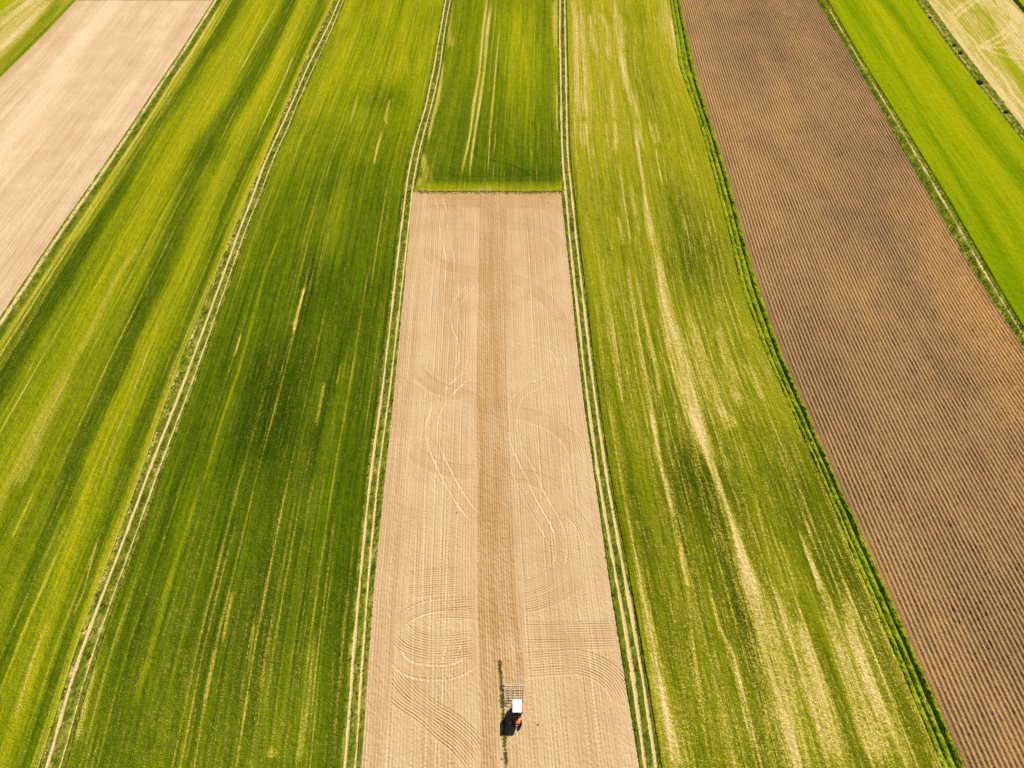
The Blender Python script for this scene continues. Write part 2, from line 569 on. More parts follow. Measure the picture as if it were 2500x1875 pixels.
lush += 0.16 * sh.blob(520, 375, 60, 35, -.6)
bare = 0.02 + 0.10 * (fbm(sh.row * .3, sh.Y * .02) - .5)
for p, k in ((C(*K5, [(1755, 50, 7), (1640, 250, 9), (1525, 460, 8)]), .6),
             (C(*K5, [(1870, 345, 6), (1800, 520, 8), (1640, 860, 5)]), .5),
             (C(*K5, [(1390, 60, 14), (1180, 400, 18), (1080, 530, 12)]), .42),
             (C(*K5, [(1200, 340, 12), (1000, 680, 12), (760, 1050, 10)]), .42),
             (C(*KA, [(820, 110, 40), (680, 300, 44), (540, 600, 60), (420, 800, 60)]), .26),
             (C(*KA, [(420, 780, 60), (330, 980, 100), (200, 1240, 140), (60, 1540, 150)]), .30),
             (C(*KB, [(20, 20, 90), (-60, 200, 90)]), .3),
             (C(*KB, [(200, 20, 12), (80, 280, 16)]), .45),
             (C(*KB, [(590, 300, 12), (500, 620, 14), (440, 760, 10)]), .42),
             (C(*KB, [(290, 780, 14), (190, 1050, 22), (90, 1390, 26)]), .40),
             (C(*KA, [(960, 450, 10), (760, 1010, 12), (560, 1500, 14)]), .36)):
    bare = bare + k * sh.streak(p)
# pale yellow lines by the verge
for dd, ww, k in ((0.9, .35, .4), (2.1, .3, .35), (3.6, .5, .22)):
    bare += k * np.exp(-((sh.dl - dd) / ww) ** 2) * (0.4 + fbm(sh.Y * .03, sh.Y * 0 + dd * 9))
bare += 0.25 * (1 - sstep(0, 1.2, sh.dr))
lush -= 0.25 * (1 - sstep(.3, 2.2, sh.dr))
lush, bare = drilled(sh, lush, bare, .40, .22, 1.7, 5)
o = sh.build('crop_field', crop_z(sh), M_crop, {'lush': lush, 'bare': bare, 'thin': 1.0 + 0 * lush}, skirt=0.05)
tag(o, 'green field with long dark and pale bands left of the pale twin wheel track', 'crop field', kind='structure')

# --- dark green field between the first and second track
KT = (550, 0, 3.457)
sh = Sheet(B_e, B_f, yarray(Y0, Y1, 0.0022, 0.3), 0.19)
lush = 0.33 + 0.43 * sstep(120, 800, sh.V) - 0.08 * sstep(1500, 1875, sh.V) + 0.30 * (fbm(sh.row * .22, sh.Y * .012) - .5) + .2 * (fbm(sh.X * .06, sh.Y * .06) - .5)  # besides crop differences, the far end's hazy brightness is painted into this tone
lush += 0.22 * sh.blob(925, 245, 60, 30, -.1) + 0.12 * sh.blob(840, 430, 90, 70) + 0.12 * sh.blob(660, 1000, 90, 160, -.25) + .1 * sh.blob(800, 740, 50, 90)
for p, k in ((C(*KA, [(1840, 120, 40), (1750, 560, 50), (1620, 850, 60), (1560, 1100, 60), (1530, 1400, 60)]), .16),
             (C(*KA, [(2070, 430, 40), (1960, 800, 50), (1860, 1100, 60), (1800, 1400, 50)]), .16),
             (C(*KB, [(1420, 30, 60), (1330, 400, 60), (1240, 760, 60), (1200, 1100, 50)]), .12),
             (C(*KB, [(1640, 300, 60), (1580, 700, 70), (1560, 1000, 60), (1540, 1550, 60)]), .10)):
    lush = lush + k * sh.streak(p, .8)
for p, k in ((C(*KT, [(1040, 0, 90), (1000, 180, 120), (1020, 260, 90)]), .16),
             (C(*KT, [(1600, 100, 60), (1530, 420, 60), (1450, 700, 60)]), .16),
             (C(*KT, [(1000, 330, 80), (880, 620, 80), (780, 850, 70)]), .14),
             (C(*KA, [(1645, 0, 12), (1540, 260, 14), (1450, 600, 18), (1380, 850, 18), (1280, 1150, 18), (1180, 1500, 20)]), .32),
             (C(*KB, [(1190, 20, 18), (1120, 230, 20), (1050, 450, 24), (980, 700, 28), (900, 1000, 40), (820, 1250, 40)]), .30),
             (C(*KB, [(1560, 1000, 50), (1600, 1300, 90), (1650, 1600, 120)]), .10),
             (C(*KB, [(640, 900, 60), (560, 1200, 90), (500, 1500, 90)]), .14)):
    lush = lush - k * sh.streak(p, .8)
bare = 0.0 + 0.12 * (fbm(sh.row * .4, sh.Y * .02) - .5) + 0.06 * sstep(1100, 1875, sh.V)
for p, k in ((C(*KT, [(1025, 390, 7), (990, 520, 7)]), .45),
             (C(*KT, [(1395, 830, 16), (1350, 1010, 26), (1365, 1060, 18)]), .42),
             (C(*KT, [(1325, 1100, 10), (1290, 1230, 22), (1255, 1390, 16)]), .6),
             (C(*KT, [(1120, 800, 20), (1080, 960, 26), (1050, 1060, 10)]), .34),
             (C(*KT, [(1550, 490, 8), (1530, 640, 8)]), .4),
             (C(*KT, [(1660, 470, 8), (1630, 640, 8)]), .4),
             (C(*KT, [(585, 1180, 8), (540, 1310, 8)]), .4),
             (C(*KA, [(1765, 360, 14), (1715, 540, 18), (1700, 620, 14)]), .45),
             (C(*KA, [(1765, 370, 44), (1735, 390, 44)]), .3), (C(*KA, [(1725, 550, 50), (1695, 575, 50)]), .3),
             (C(*KA, [(1395, 640, 10), (1360, 760, 10)]), .45),
             (C(*KA, [(1975, 800, 12), (1950, 930, 10)]), .4),
             (C(*KA, [(1880, 900, 20), (1830, 1150, 20)]), .26),
             (C(*KB, [(1290, 950, 20), (1230, 1260, 24)]), .22),
             (C(*KB, [(1530, 780, 10), (1490, 1100, 10)]), .32),
             (C(*KB, [(1400, 600, 24), (1340, 900, 24)]), .26),
             (C(*KB, [(1890, 860, 24), (1850, 1250, 34), (1800, 1620, 40)]), .28),
             (C(*KB, [(580, 1050, 30), (520, 1230, 60), (470, 1500, 60)]), .30),
             (C(*KB, [(1640, 1540, 60), (1640, 1600, 70)]), .32)):
    bare = bare + k * sh.streak(p)
bare += 0.12 * (1 - sstep(0, 1.2, sh.dl))
lush, bare = drilled(sh, lush, bare, .36, .24, 1.35, 17)
o = sh.build('crop_field', crop_z(sh), M_crop, {'lush': lush, 'bare': bare, 'thin': 0.85 + 0 * lush}, skirt=0.05)
tag(o, 'darkest green field between the pale twin track and the bare soil plot', 'crop field', kind='structure')

# --- green field beyond the bare plot
K6 = (850, 0, 2.765)
gx, gy0 = g(1190, 468)
YP = float(gy0)                                     # far end of the bare plot
sh = Sheet(B_g, B_h, yarray(YP, Y1, 0.0019, 0.3), 0.28)
lush = 0.50 + 0.20 * sstep(100, 420, sh.V) + 0.2 * (fbm(sh.row * .3, sh.Y * .015) - .5)
lush -= 0.22 * sh.streak([(1262, 0, 60), (1268, 200, 70), (1262, 400, 60)], .8) * (1 - sstep(250, 420, sh.V))
lush -= 0.42 * (1 - sstep(YP + .6, YP + 6, sh.Y))
lush += 0.10 * np.exp(-((sh.Y - YP - 8.5) / 3.0) ** 2)
bare = 0.02 + 0.1 * (fbm(sh.row * .4, sh.Y * .02) - .5)
for p, k in ((C(*K6, [(938, -20, 16), (910, 220, 20), (885, 500, 14), (850, 700, 22), (825, 900, 14), (775, 1155, 18)]), .62),
             (C(*K6, [(972, -20, 18), (940, 230, 24), (920, 480, 14), (885, 720, 22), (860, 870, 18), (820, 1160, 16)]), .62),
             (C(*K6, [(1005, 0, 14), (980, 240, 8), (960, 480, 6), (950, 640, 6)]), .3),
             (C(*K6, [(1030, 120, 12), (1000, 420, 9), (975, 720, 16), (955, 940, 9), (942, 1240, 8)]), .48),
             (C(*K6, [(1002, 800, 5), (985, 1080, 5), (978, 1240, 6)]), .36),
             (C(*K6, [(640, 420, 30), (605, 680, 34), (570, 800, 30), (540, 950, 20)]), .46),
             (C(*K6, [(690, 0, 60), (680, 200, 40), (690, 330, 50)]), .3),
             (C(*K6, [(510, 1040, 40), (520, 1180, 60), (480, 1260, 60)]), .3),
             (C(*K6, [(1390, 0, 50), (1395, 180, 40), (1400, 330, 20)]), .46),
             (C(*K6, [(1405, 560, 20), (1408, 720, 26), (1412, 900, 20)]), .34),
             (C(*K6, [(1258, 150, 4), (1258, 700, 4), (1240, 1060, 4), (1232, 1280, 4)]), .26),
             (C(*K6, [(1297, 150, 4), (1290, 700, 4), (1275, 1060, 4), (1270, 1280, 4)]), .26),
             (C(*K6, [(1180, 230, 10), (1180, 380, 10)]), .3),
             (C(*K6, [(545, 1285, 22), (548, 1300, 22)]), .5)):
    bare = bare + k * sh.streak(p)
bare += 0.30 * (1 - sstep(YP + .3, YP + 1.4, sh.Y)) + 0.25 * (1 - sstep(YP, YP + 4, sh.Y)) * np.exp(-((sh.U - 1185) / 24) ** 2)
lush -= .15 * (1 - sstep(0, 2.2, sh.dr))
lush, bare = drilled(sh, lush, bare, .20, .22, 1.8, 23)
for pts in ([(830, 1010), (890, 1070), (1000, 1100), (1100, 1120), (1180, 1160), (1270, 1225)], [(850, 1000), (930, 1075), (1040, 1105), (1130, 1130), (1230, 1180)],
            [(560, 1080), (640, 1150)], [(500, 1180), (900, 1195), (1300, 1190)], [(520, 1215), (900, 1225), (1350, 1220)]):
    lush = lush + .11 * px_curve(sh, smooth_pts(C(*K6, pts), 5), .3)
for pts in ([(495, 1090), (520, 1180), (545, 1290)], [(505, 1060), (540, 1150), (600, 1290)], [(480, 1200), (500, 1290)], [(890, 1290), (910, 1240), (930, 1215)], [(960, 1290), (930, 1235)]):
    bare = bare + .14 * px_curve(sh, smooth_pts(C(*K6, pts), 5), .35)
z = crop_z(sh) * (.45 + .55 * sstep(-.2, 1.4, sh.Y - YP))
sh.Y = sh.Y + (1.0 * (fbm(sh.X * .9, sh.X * 0, 4, .65) - .6) + .5 * (vnoise(sh.X * 3, sh.X * 0 + 4) - .5)) * np.exp(-(sh.Y - YP) / 3.0)
# wheelings curving over the headland
o = sh.build('crop_field', z, M_crop, {'lush': lush, 'bare': bare, 'thin': 0.6 + 0 * lush}, skirt=0.05)
tag(o, 'green field with two ragged bare lines beyond the far end of the bare soil plot', 'crop field', kind='structure')

# --- streaky field right of the twin track
KQ, KR, KS, KU, KV = (1340, 0, 5.53), (1340, 300, 5.53), (1400, 600, 3.318), (1480, 1000, 3.687), (1450, 1200, 2.212)
sh = Sheet(B_i, B_j, yarray(Y0, Y1, 0.0020, 0.26), 0.2)
lush = 0.27 + 0.30 * sstep(200, 800, sh.V) + 0.30 * (fbm(sh.row * .25, sh.Y * .014) - .5) + .2 * (fbm(sh.X * .05, sh.Y * .05) - .5)
lush += 0.10 * sstep(1000, 1300, sh.V)
for (u, v, ru, rv, t, k) in ((1560, 60, 28, 130, .1, .14), (1575, 190, 40, 90, .2, .18), (1690, 570, 60, 90, .3, .30), (1671, 660, 55, 55, .4, .26), (1643, 1163, 60, 120, .2, .20),
                             (1716, 1190, 45, 90, .25, .26), (1760, 1290, 50, 120, .25, .16), (1950, 1150, 60, 120, .45, .24), (2060, 1420, 40, 90, .5, .18), (1843, 1607, 45, 130, .2, .28),
                             (1857, 1850, 60, 70, .2, .28), (1790, 1420, 60, 130, .25, .16), (1620, 1350, 60, 140, .2, .12), (1460, 460, 40, 60, .1, .10), (1540, 330, 12, 60, .1, .14), (1830, 870, 30, 80, .4, .10)):
    lush = lush + .7 * k * sh.blob(u, v, ru * 1.2, rv * 1.2, t)
for (u, v, ru, rv, t, k) in ((1700, 430, 40, 90, .3, .16), (1790, 780, 50, 90, .45, .18), (1870, 960, 60, 120, .45, .16), (1490, 700, 50, 160, .15, .12), (1990, 1500, 60, 130, .5, .12), (1600, 1700, 60, 150, .2, .12)):
    lush = lush - k * sh.blob(u, v, ru, rv, t)
bare = 0.06 + 0.30 * (fbm(sh.row * .45, sh.Y * .014) - .5) + .12 * sh.blob(1440, 150, 70, 220) + .13 * sh.blob(1930, 1800, 240, 260) + .07 * sh.blob(1620, 1780, 120, 320) + .08 * sh.blob(1790, 930, 130, 200, .3)
for p, k in ((C(*KQ, [(860, -40, 70), (910, 180, 70), (950, 400, 100), (970, 620, 90), (1000, 880, 70), (1040, 1100, 80), (1100, 1300, 90), (1170, 1500, 70), (1215, 1659, 60)]), .52),
             (C(*KR, [(1150, 0, 50), (1190, 250, 50), (1220, 500, 34), (1270, 800, 34), (1310, 1100, 50), (1350, 1400, 90), (1390, 1659, 100)]), .50),
             (C(*KR, [(1210, 0, 40), (1240, 220, 40), (1290, 400, 26)]), .45),
             (C(*KS, [(640, 0, 60), (700, 220, 50), (760, 560, 100), (820, 800, 120), (880, 1020, 130), (940, 1220, 110), (1010, 1480, 90), (1060, 1659, 90)]), .55),
             (C(*KU, [(780, 0, 110), (860, 250, 100), (930, 450, 80), (1000, 640, 46), (1070, 850, 46), (1150, 1080, 50), (1220, 1350, 80), (1300, 1659, 110)]), .46),
             (C(*KV, [(750, 200, 30), (785, 300, 36), (850, 480, 60), (920, 720, 90), (980, 950, 105), (1030, 1150, 105), (1090, 1400, 95), (1120, 1520, 95)]), .52),
             (C(*KV, [(1100, 220, 20), (1200, 450, 30), (1290, 680, 60), (1390, 880, 110), (1470, 1100, 110), (1560, 1480, 100)]), .42),
             (C(*KV, [(1330, 520, 50), (1420, 800, 80), (1510, 1050, 80), (1620, 1300, 80), (1680, 1480, 70)]), .38),
             (C(*KV, [(970, 500, 24), (1050, 750, 34), (1130, 1000, 34), (1200, 1200, 40), (1270, 1450, 40)]), .36),
             (C(*KV, [(1100, 700, 40), (1180, 950, 50), (1270, 1250, 50), (1330, 1480, 50)]), .40),
             (C(*KV, [(1220, 640, 30), (1310, 850, 40), (1400, 1150, 44), (1500, 1480, 50)]), .34),
             (C(*KV, [(460, 300, 14), (510, 600, 14), (550, 950, 16), (610, 1300, 16)]), .36),
             (C(*KV, [(600, 480, 12), (680, 750, 18), (760, 900, 26), (800, 1150, 22), (860, 1380, 14)]), .34),
             (C(*KV, [(220, 350, 30), (300, 800, 60), (380, 1200, 80), (420, 1480, 80)]), .26),
             (C(*KV, [(330, 1000, 60), (420, 1300, 70), (460, 1490, 70)]), .24),
             (C(*KV, [(745, 636, 90), (800, 642, 90)]), .40),
             (C(*KQ, [(340, -30, 60), (350, 300, 60), (365, 640, 70), (380, 1100, 50), (410, 1400, 110), (430, 1659, 130)]), .40),
             (C(*KR, [(430, 0, 150), (450, 180, 120), (480, 340, 60)]), .36),
             (C(*KR, [(495, 0, 24), (520, 300, 22), (545, 560, 20)]), .42),
             (C(*KQ, [(445, 120, 50), (455, 450, 60), (475, 800, 50), (490, 1200, 44), (500, 1600, 40)]), .36),
             (C(*KQ, [(550, 200, 50), (580, 480, 60), (620, 720, 50)]), .36),
             (C(*KQ, [(690, 180, 60), (790, 400, 70), (800, 640, 70), (830, 850, 40)]), .40),
             (C(*KQ, [(840, 1050, 30), (860, 1400, 50), (890, 1659, 50)]), .36),
             (C(*KR, [(890, 0, 50), (910, 220, 60), (880, 400, 60)]), .40),
             (C(*KR, [(770, 0, 30), (790, 240, 26), (810, 500, 20)]), .38),
             (C(*KQ, [(1560, -20, 150), (1600, 300, 180), (1680, 620, 110), (1740, 900, 60), (1790, 1100, 30)]), .36),
             (C(*KQ, [(1640, 250, 50), (1720, 620, 50), (1800, 900, 34)]), .36),
             (C(*KQ, [(85, -20, 60), (95, 400, 60)]), .2),
             (C(*KR, [(1430, 0, 30), (1490, 280, 22)]), .42),
             (C(*KR, [(1360, 0, 60), (1430, 300, 40)]), .34),
             (C(*KR, [(1440, 360, 24), (1500, 700, 22), (1545, 880, 20)]), .44),
             (C(*KR, [(1530, 400, 24), (1600, 850, 22)]), .34),
             (C(*KR, [(960, 660, 22), (1010, 1050, 26), (1060, 1350, 24), (1110, 1659, 28)]), .44),
             (C(*KR, [(900, 1250, 40), (950, 1350, 60), (990, 1659, 60)]), .36),
             (C(*KR, [(1090, 760, 50), (1170, 1200, 50), (1220, 1500, 40)]), .24),
             (C(*KS, [(230, 180, 24), (260, 400, 18), (310, 700, 60), (340, 900, 40), (390, 1300, 34)]), .32),
             (C(*KS, [(430, 100, 30), (470, 400, 30), (530, 800, 34), (590, 1100, 34), (640, 1350, 30), (690, 1659, 30)]), .40),
             (C(*KS, [(500, 250, 26), (600, 700, 30), (660, 950, 40), (710, 1250, 30)]), .34),
             (C(*KS, [(890, 520, 40), (980, 700, 60), (1050, 1000, 80), (1130, 1200, 90), (1230, 1480, 50)]), .30),
             (C(*KS, [(1160, 620, 30), (1230, 950, 60), (1290, 1130, 90), (1350, 1300, 50)]), .34),
             (C(*KS, [(1400, 950, 50), (1480, 1120, 60), (1530, 1250, 30)]), .28),
             (C(*KU, [(390, 0, 24), (430, 200, 28), (480, 450, 30), (550, 760, 30), (590, 950, 26)]), .42),
             (C(*KU, [(500, 0, 22), (560, 350, 24), (610, 560, 20)]), .36),
             (C(*KU, [(620, 30, 20), (690, 400, 20)]), .32),
             (C(*KU, [(1020, 0, 60), (1100, 180, 80), (1150, 120, 60)]), .34),
             (C(*KU, [(1330, 760, 20), (1420, 1150, 24), (1480, 1400, 24)]), .32),
             (C(*KU, [(1530, 1120, 20), (1620, 1350, 26), (1720, 1659, 30)]), .36),
             (C(*KU, [(1720, 1080, 18), (1800, 1300, 24), (1930, 1620, 40)]), .42),
             (C(*KU, [(660, 1200, 30), (700, 1440, 30), (740, 1600, 30)]), .36)):
    bare = bare + .88 * k * sh.streak(p, .9)
bare += 0.22 * (1 - sstep(0, 1.3, sh.dr)) * sstep(900, 1500, sh.V) + .2 * np.exp(-((sh.dl - 2.0) / .5) ** 2) * fbm(sh.Y * .02, sh.Y * 0)
lush, bare = drilled(sh, lush, bare, .40, .24, 1.3, 41)
o = sh.build('crop_field', crop_z(sh), M_streaky, {'lush': lush, 'bare': bare, 'thin': 1.0 + 0 * lush}, skirt=0.05)
tag(o, 'yellow-green field with straw-pale bare streaks between the twin track and the tall grass strip', 'crop field', kind='structure')

# --- bright field right of the ridged soil
sh = Sheet(B_m, B_n, yarray(Y0, Y1, 0.0022, 0.3), 0.4)
lush = 0.22 + 0.28 * (fbm(sh.row * .16, sh.Y * .012) - .5) + .12 * sstep(300, 700, sh.V)
K7 = (1600, 0, 2.37)
for p, k in ((C(*K7, [(1120, 0, 120), (1350, 330, 120), (1560, 680, 120), (1750, 1000, 120), (1960, 1400, 120), (2100, 1659, 120)]), .20),
             (C(*K7, [(1320, 0, 90), (1540, 260, 90), (1800, 640, 110), (2133, 1050, 120)]), .22),
             (C(*K7, [(1050, 130, 70), (1300, 520, 90), (1560, 960, 110), (1900, 1500, 110)]), .12)):
    lush = lush + k * sh.open_streak(p, .8)
for p, k in ((C(*K7, [(1250, 0, 70), (1440, 260, 90), (1680, 620, 90), (1900, 900, 100), (2133, 1250, 100)]), .18),
             (C(*K7, [(1380, 330, 50), (1600, 700, 60), (1800, 1040, 70)]), .16)):
    lush = lush - k * sh.open_streak(p, .8)
o = sh.build('crop_field', crop_z(sh), M_bright, {'lush': drilled(sh, lush, 0 * lush, 0, .22, 2.2, 71)[0], 'bare': -0.2 + 0 * lush, 'thin': 0.05 + 0 * lush}, skirt=0.05)
tag(o, 'bright lime-green field to the right of the brown ridged soil', 'crop field', kind='structure')

# --- pale stubble in the far right corner
sh = Sheet(B_o, B_p, yarray(20, Y1, 0.0022, 0.35), 0.35)
K8 = (2200, 0, 5.53)
lush = 0.30 + 0.3 * (fbm(sh.row * .2, sh.Y * .012) - .5)
bare = 0.62 + 0.5 * (fbm(sh.row * .35, sh.Y * .012) - .5)
for p, k in ((C(*K8, [(950, 60, 200), (1100, 230, 260), (1200, 400, 160)]), -.30), (C(*K8, [(1150, 600, 240), (1400, 860, 260), (1659, 1150, 260)]), -.22),
             (C(*K8, [(340, 0, 70), (520, 250, 90), (760, 560, 110), (960, 820, 130), (1180, 1100, 130)]), .30),
             (C(*K8, [(620, 160, 30), (1000, 580, 40), (1300, 1000, 40), (1620, 1420, 40)]), .40),
             (C(*K8, [(1440, 60, 80), (1600, 230, 90)]), .3)):
    bare = bare + k * sh.open_streak(p, .7)


for pts in ([(680, 190), (840, 70), (960, 0)], [(730, 250), (900, 110), (1030, 0)],
            [(1060, 630), (1240, 530), (1420, 400), (1500, 280), (1500, 190), (1440, 110)],
            [(1120, 660), (1340, 560), (1520, 410), (1570, 270), (1540, 160), (1470, 80)],
            [(1060, 640), (1250, 650), (1450, 640)], [(1060, 640), (1400, 760), (1600, 800)]):
    bare = bare + 0.4 * px_curve(sh, smooth_pts(C(*K8, pts), 5), 0.7)
o = sh.build('stubble_field', crop_z(sh, .15), M_bright, {'lush': lush, 'bare': bare, 'thin': 0.3 + 0 * lush}, skirt=0.05)
tag(o, 'pale straw field with looping wheel marks in the far right corner', 'stubble field', kind='structure')

# --- corner fields
sh = Sheet(B_q, B_q.off(70), yarray(20, Y1, 0.003, 0.5), 0.7)
o = sh.build('crop_field', crop_z(sh), M_bright, {'lush': 0.2 + 0 * sh.X, 'bare': -.1 + 0 * sh.X, 'thin': 0 * sh.X}, skirt=0.05)
tag(o, 'yellow-green field past the dark line in the far right corner', 'crop field', kind='structure')
sh = Sheet(B_a, B_b, yarray(10, Y1, 0.0022, 0.35), 0.35)
lush = 0.50 + 0.35 * (fbm(sh.row * .2, sh.Y * .01) - .5)
bare = 0.40 + 0.7 * (fbm(sh.row * .25, sh.Y * .014) - .5) + .3 * sh.open_streak([(110, -20, 50), (60, 50, 60), (0, 115, 50), (-60, 170, 50)], .8)
bare -= .35 * (1 - sstep(.6, 2.6, sh.dr)) + .22 * sh.open_streak([(160, -20, 30), (90, 70, 40), (0, 160, 40)], .8)
o = sh.build('stubble_field', crop_z(sh, .2), M_crop, {'lush': lush, 'bare': bare, 'thin': 0.5 + 0 * lush}, skirt=0.05)
tag(o, 'straw and green striped strip left of the pale tan field', 'stubble field', kind='structure')
sh = Sheet(B_a.off(-70), B_a, yarray(10, Y1, 0.003, 0.5), 0.6)
o = sh.build('crop_field', crop_z(sh), M_bright, {'lush': 0.25 + .5 * (fbm(sh.X * .15, sh.Y * .15) - .5), 'bare': -.1 + 0 * sh.X, 'thin': 0 * sh.X}, skirt=0.05)
tag(o, 'yellow-flecked green field in the far left corner', 'crop field', kind='structure')

# ------------------------------------------------------------------ pale tan field on the left
ex, ey = g(400, 0.0)
sh = Sheet(B_b, B_c, yarray(Y0, float(ey), 0.0020, 0.3), 0.24)
z = 0.03 * np.cos(sh.row * 2 * np.pi / 0.95) + 0.09 * (fbm(sh.X * 2.2, sh.Y * 2.2, 2) - .5) + .05
moist = 0.42 + .35 * (fbm(sh.row * .10, sh.Y * .010) - .5) + .5 * (1 - sstep(0.5, 5.0, sh.dl)) + .15 * sh.blob(300, 110, 60, 90, -.7)
pale = 0.05 + .25 * (fbm(sh.row * .14 + 5, sh.Y * .012) - .5)
for p, k in (([(300, -10, 50), (180, 130, 60), (60, 290, 70), (-60, 460, 70)], .34), ([(360, -10, 50), (300, 80, 60), (190, 230, 60)], .2)):
    pale = pale + k * sh.open_streak(p, .8)
moist = moist + .35 * drill(sh, 3.2, .3, 9, .3, .7, .01) + .25 * drill(sh, 1.1, .2, 19, .35, .75, .015)
pale = pale + .25 * drill(sh, 2.7, .3, 29, .4, .8, .01)
o = sh.build('tilled_field', z, M_pale, {'moist': moist, 'pale': pale}, skirt=0.3)
tag(o, 'pale tan finely tilled field in the far left', 'tilled field', kind='structure')
sh = Sheet(B_b, B_c, yarray(float(ey), Y1, 0.003, 0.5), 0.5)
o = sh.build('crop_field', crop_z(sh), M_bright, {'lush': 0.2 + 0 * sh.X, 'bare': .0 + 0 * sh.X, 'thin': 0 * sh.X}, skirt=0.05)
tag(o, 'yellow-green field at the far end of the pale tan field', 'crop field', kind='structure')

# ------------------------------------------------------------------ ridged brown field
ys = yarray(Y0 + 20, Y1 - 40, 0.0021, 0.22)
RL = Line.__new__(Line)
RL.Y = B_k.Y
kk = np.exp(-0.5 * (np.arange(-60, 61) / 25.0) ** 2)
kk /= kk.sum()
RL.X = np.convolve(np.pad(0.62 * B_k.X + 0.38 * B_l.X, 60, mode='reflect', reflect_type='odd'), kk, 'valid')
sh = Sheet(B_k, B_l, ys, 0.118, RL)
ph = sh.row * 2 * np.pi / 0.86 + 0.5 * (fbm(sh.row * .05, sh.Y * .05) - .5) + 1.1 * (fbm(sh.row * .6, sh.Y * .14) - .5)
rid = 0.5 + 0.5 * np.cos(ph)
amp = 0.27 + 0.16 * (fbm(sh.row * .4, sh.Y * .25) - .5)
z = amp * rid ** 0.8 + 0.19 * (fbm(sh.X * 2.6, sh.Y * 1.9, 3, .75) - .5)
edge = sstep(0.4, 1.6, sh.dl)
z = z * (0.35 + 0.65 * edge)
warm = 0.40 + .35 * sstep(0.62, 0.95, sh.S) * sstep(300, 800, sh.V) + .18 * sh.blob(1960, 330, 60, 160, .4) + .14 * sh.blob(1880, 480, 60, 120, .4) - .25 * sh.blob(1850, 80, 90, 90) - .2 * sh.blob(2080, 400, 60, 160, .5) + .2 * sh.blob(2150, 950, 60, 160, .5)
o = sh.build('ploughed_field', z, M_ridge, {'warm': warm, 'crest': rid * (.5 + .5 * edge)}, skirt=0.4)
tag(o, 'brown field of close earth ridges on the right', 'ploughed field', kind='structure')

# ------------------------------------------------------------------ central bare plot with harrow and wheel marks
ys = yarray(Y0, YP + 1.6, 0.00105, 0.085)
sh = Sheet(B_g, B_h, ys, 0.095)
X, Y = sh.X, sh.Y
z = 0.018 * np.cos(sh.row * 2 * np.pi / 0.52) * (fbm(sh.row * .7, Y * .05) > .42) + 0.075 * (fbm(X * 3.4, Y * 3.0, 2, .8) - .5) + .08
moist = 0.24 + .25 * (fbm(sh.row * .35, Y * .012) - .5) + 0.10 * (1 - sstep(470, 900, sh.V))
pale = 0.10 + 0.2 * (fbm(sh.row * .5, Y * .02) - .5)
hide = np.zeros_like(X)


def near(pts):
    """signed distance and arc position to a curve given in photo pixels (already dense)"""
    gx_, gy_ = g(np.array(pts)[:, 0], np.array(pts)[:, 1])
    D = np.full(X.shape, 1e9)
    Sg = np.zeros(X.shape)
    A = np.zeros(X.shape)
    x0, x1, y0, y1 = gx_.min() - 5, gx_.max() + 5, gy_.min() - 5, gy_.max() + 5
    iy = np.where((ys > y0) & (ys < y1))[0]
    if len(iy) == 0:
        return D, A
    s_ = slice(iy[0], iy[-1] + 1)
    Xs, Ys = X[s_], Y[s_]
    d, sg, ar = D[s_], Sg[s_], A[s_]
    acc = 0.0
    for i in range(len(gx_) - 1):
        dx, dy = gx_[i + 1] - gx_[i], gy_[i + 1] - gy_[i]
        L2 = dx * dx + dy * dy + 1e-9
        tt = ((Xs - gx_[i]) * dx + (Ys - gy_[i]) * dy) / L2
        t = np.clip(tt, 0, 1)
        if i == 0 or i == len(gx_) - 2:
            far = (tt < 0) if i == 0 else (tt > 1)
        else:
            far = None
        ex_, ey_ = Xs - gx_[i] - t * dx, Ys - gy_[i] - t * dy
        dd = np.hypot(ex_, ey_)
        if far is not None:
            dd = np.where(far, dd + 50, dd)
        m = dd < d
        d[m] = dd[m]
        sg[m] = np.sign(dx * ey_ - dy * ex_)[m]
        ar[m] = (acc + t * math.sqrt(L2))[m]
        acc += math.sqrt(L2)
    for e0, e1 in (((gx_[0], gy_[0]), (gx_[1], gy_[1])), ((gx_[-1], gy_[-1]), (gx_[-2], gy_[-2]))):
        bx_, by_ = e1[0] - e0[0], e1[1] - e0[1]
        beyond = ((X[s_] - e0[0]) * bx_ + (Y[s_] - e0[1]) * by_ < 0) & (np.hypot(X[s_] - e0[0], Y[s_] - e0[1]) < 5)
        D[s_][beyond] = 99
    return D * np.where(Sg == 0, 1, Sg), A


def tines(pts, w, dark=0.3, pitch=0.42, depth=0.032, wheels=True):
    """parallel tine scratches over a band w metres wide"""
    global z, moist, pale
    d, a = near(smooth_pts(pts, 8))
    inside = 1 - sstep(w / 2 - .1, w / 2 + .1, np.abs(d))
    tot = a[np.abs(d) < w].max() if (np.abs(d) < w).any() else 1.0
    inside = inside * sstep(0, 2.5, a + 1.2 * (vnoise(d * 2.5, a * 0) - .3)) * sstep(0, 2.5, tot - a + 1.2 * (vnoise(d * 2.5, a * 0 + 5) - .3))
    jit = 0.5 + fbm(a * .25, d * 0 + 3.1, 2)
    wob = d + 0.05 * (vnoise(a * .8, d * 0) - .5)
    s = np.cos(wob * 2 * np.pi / pitch)
    amp_ = inside * jit * (0.4 + 1.2 * vnoise(np.round(wob / pitch) * 3.7, a * .10))
    z = z * (1 - .4 * inside) + depth * s * amp_ * 1.2
    moist = moist + inside * 0.02 * dark / .3 + 0.20 * dark / .3 * np.clip(-s - .1, 0, 1) * amp_


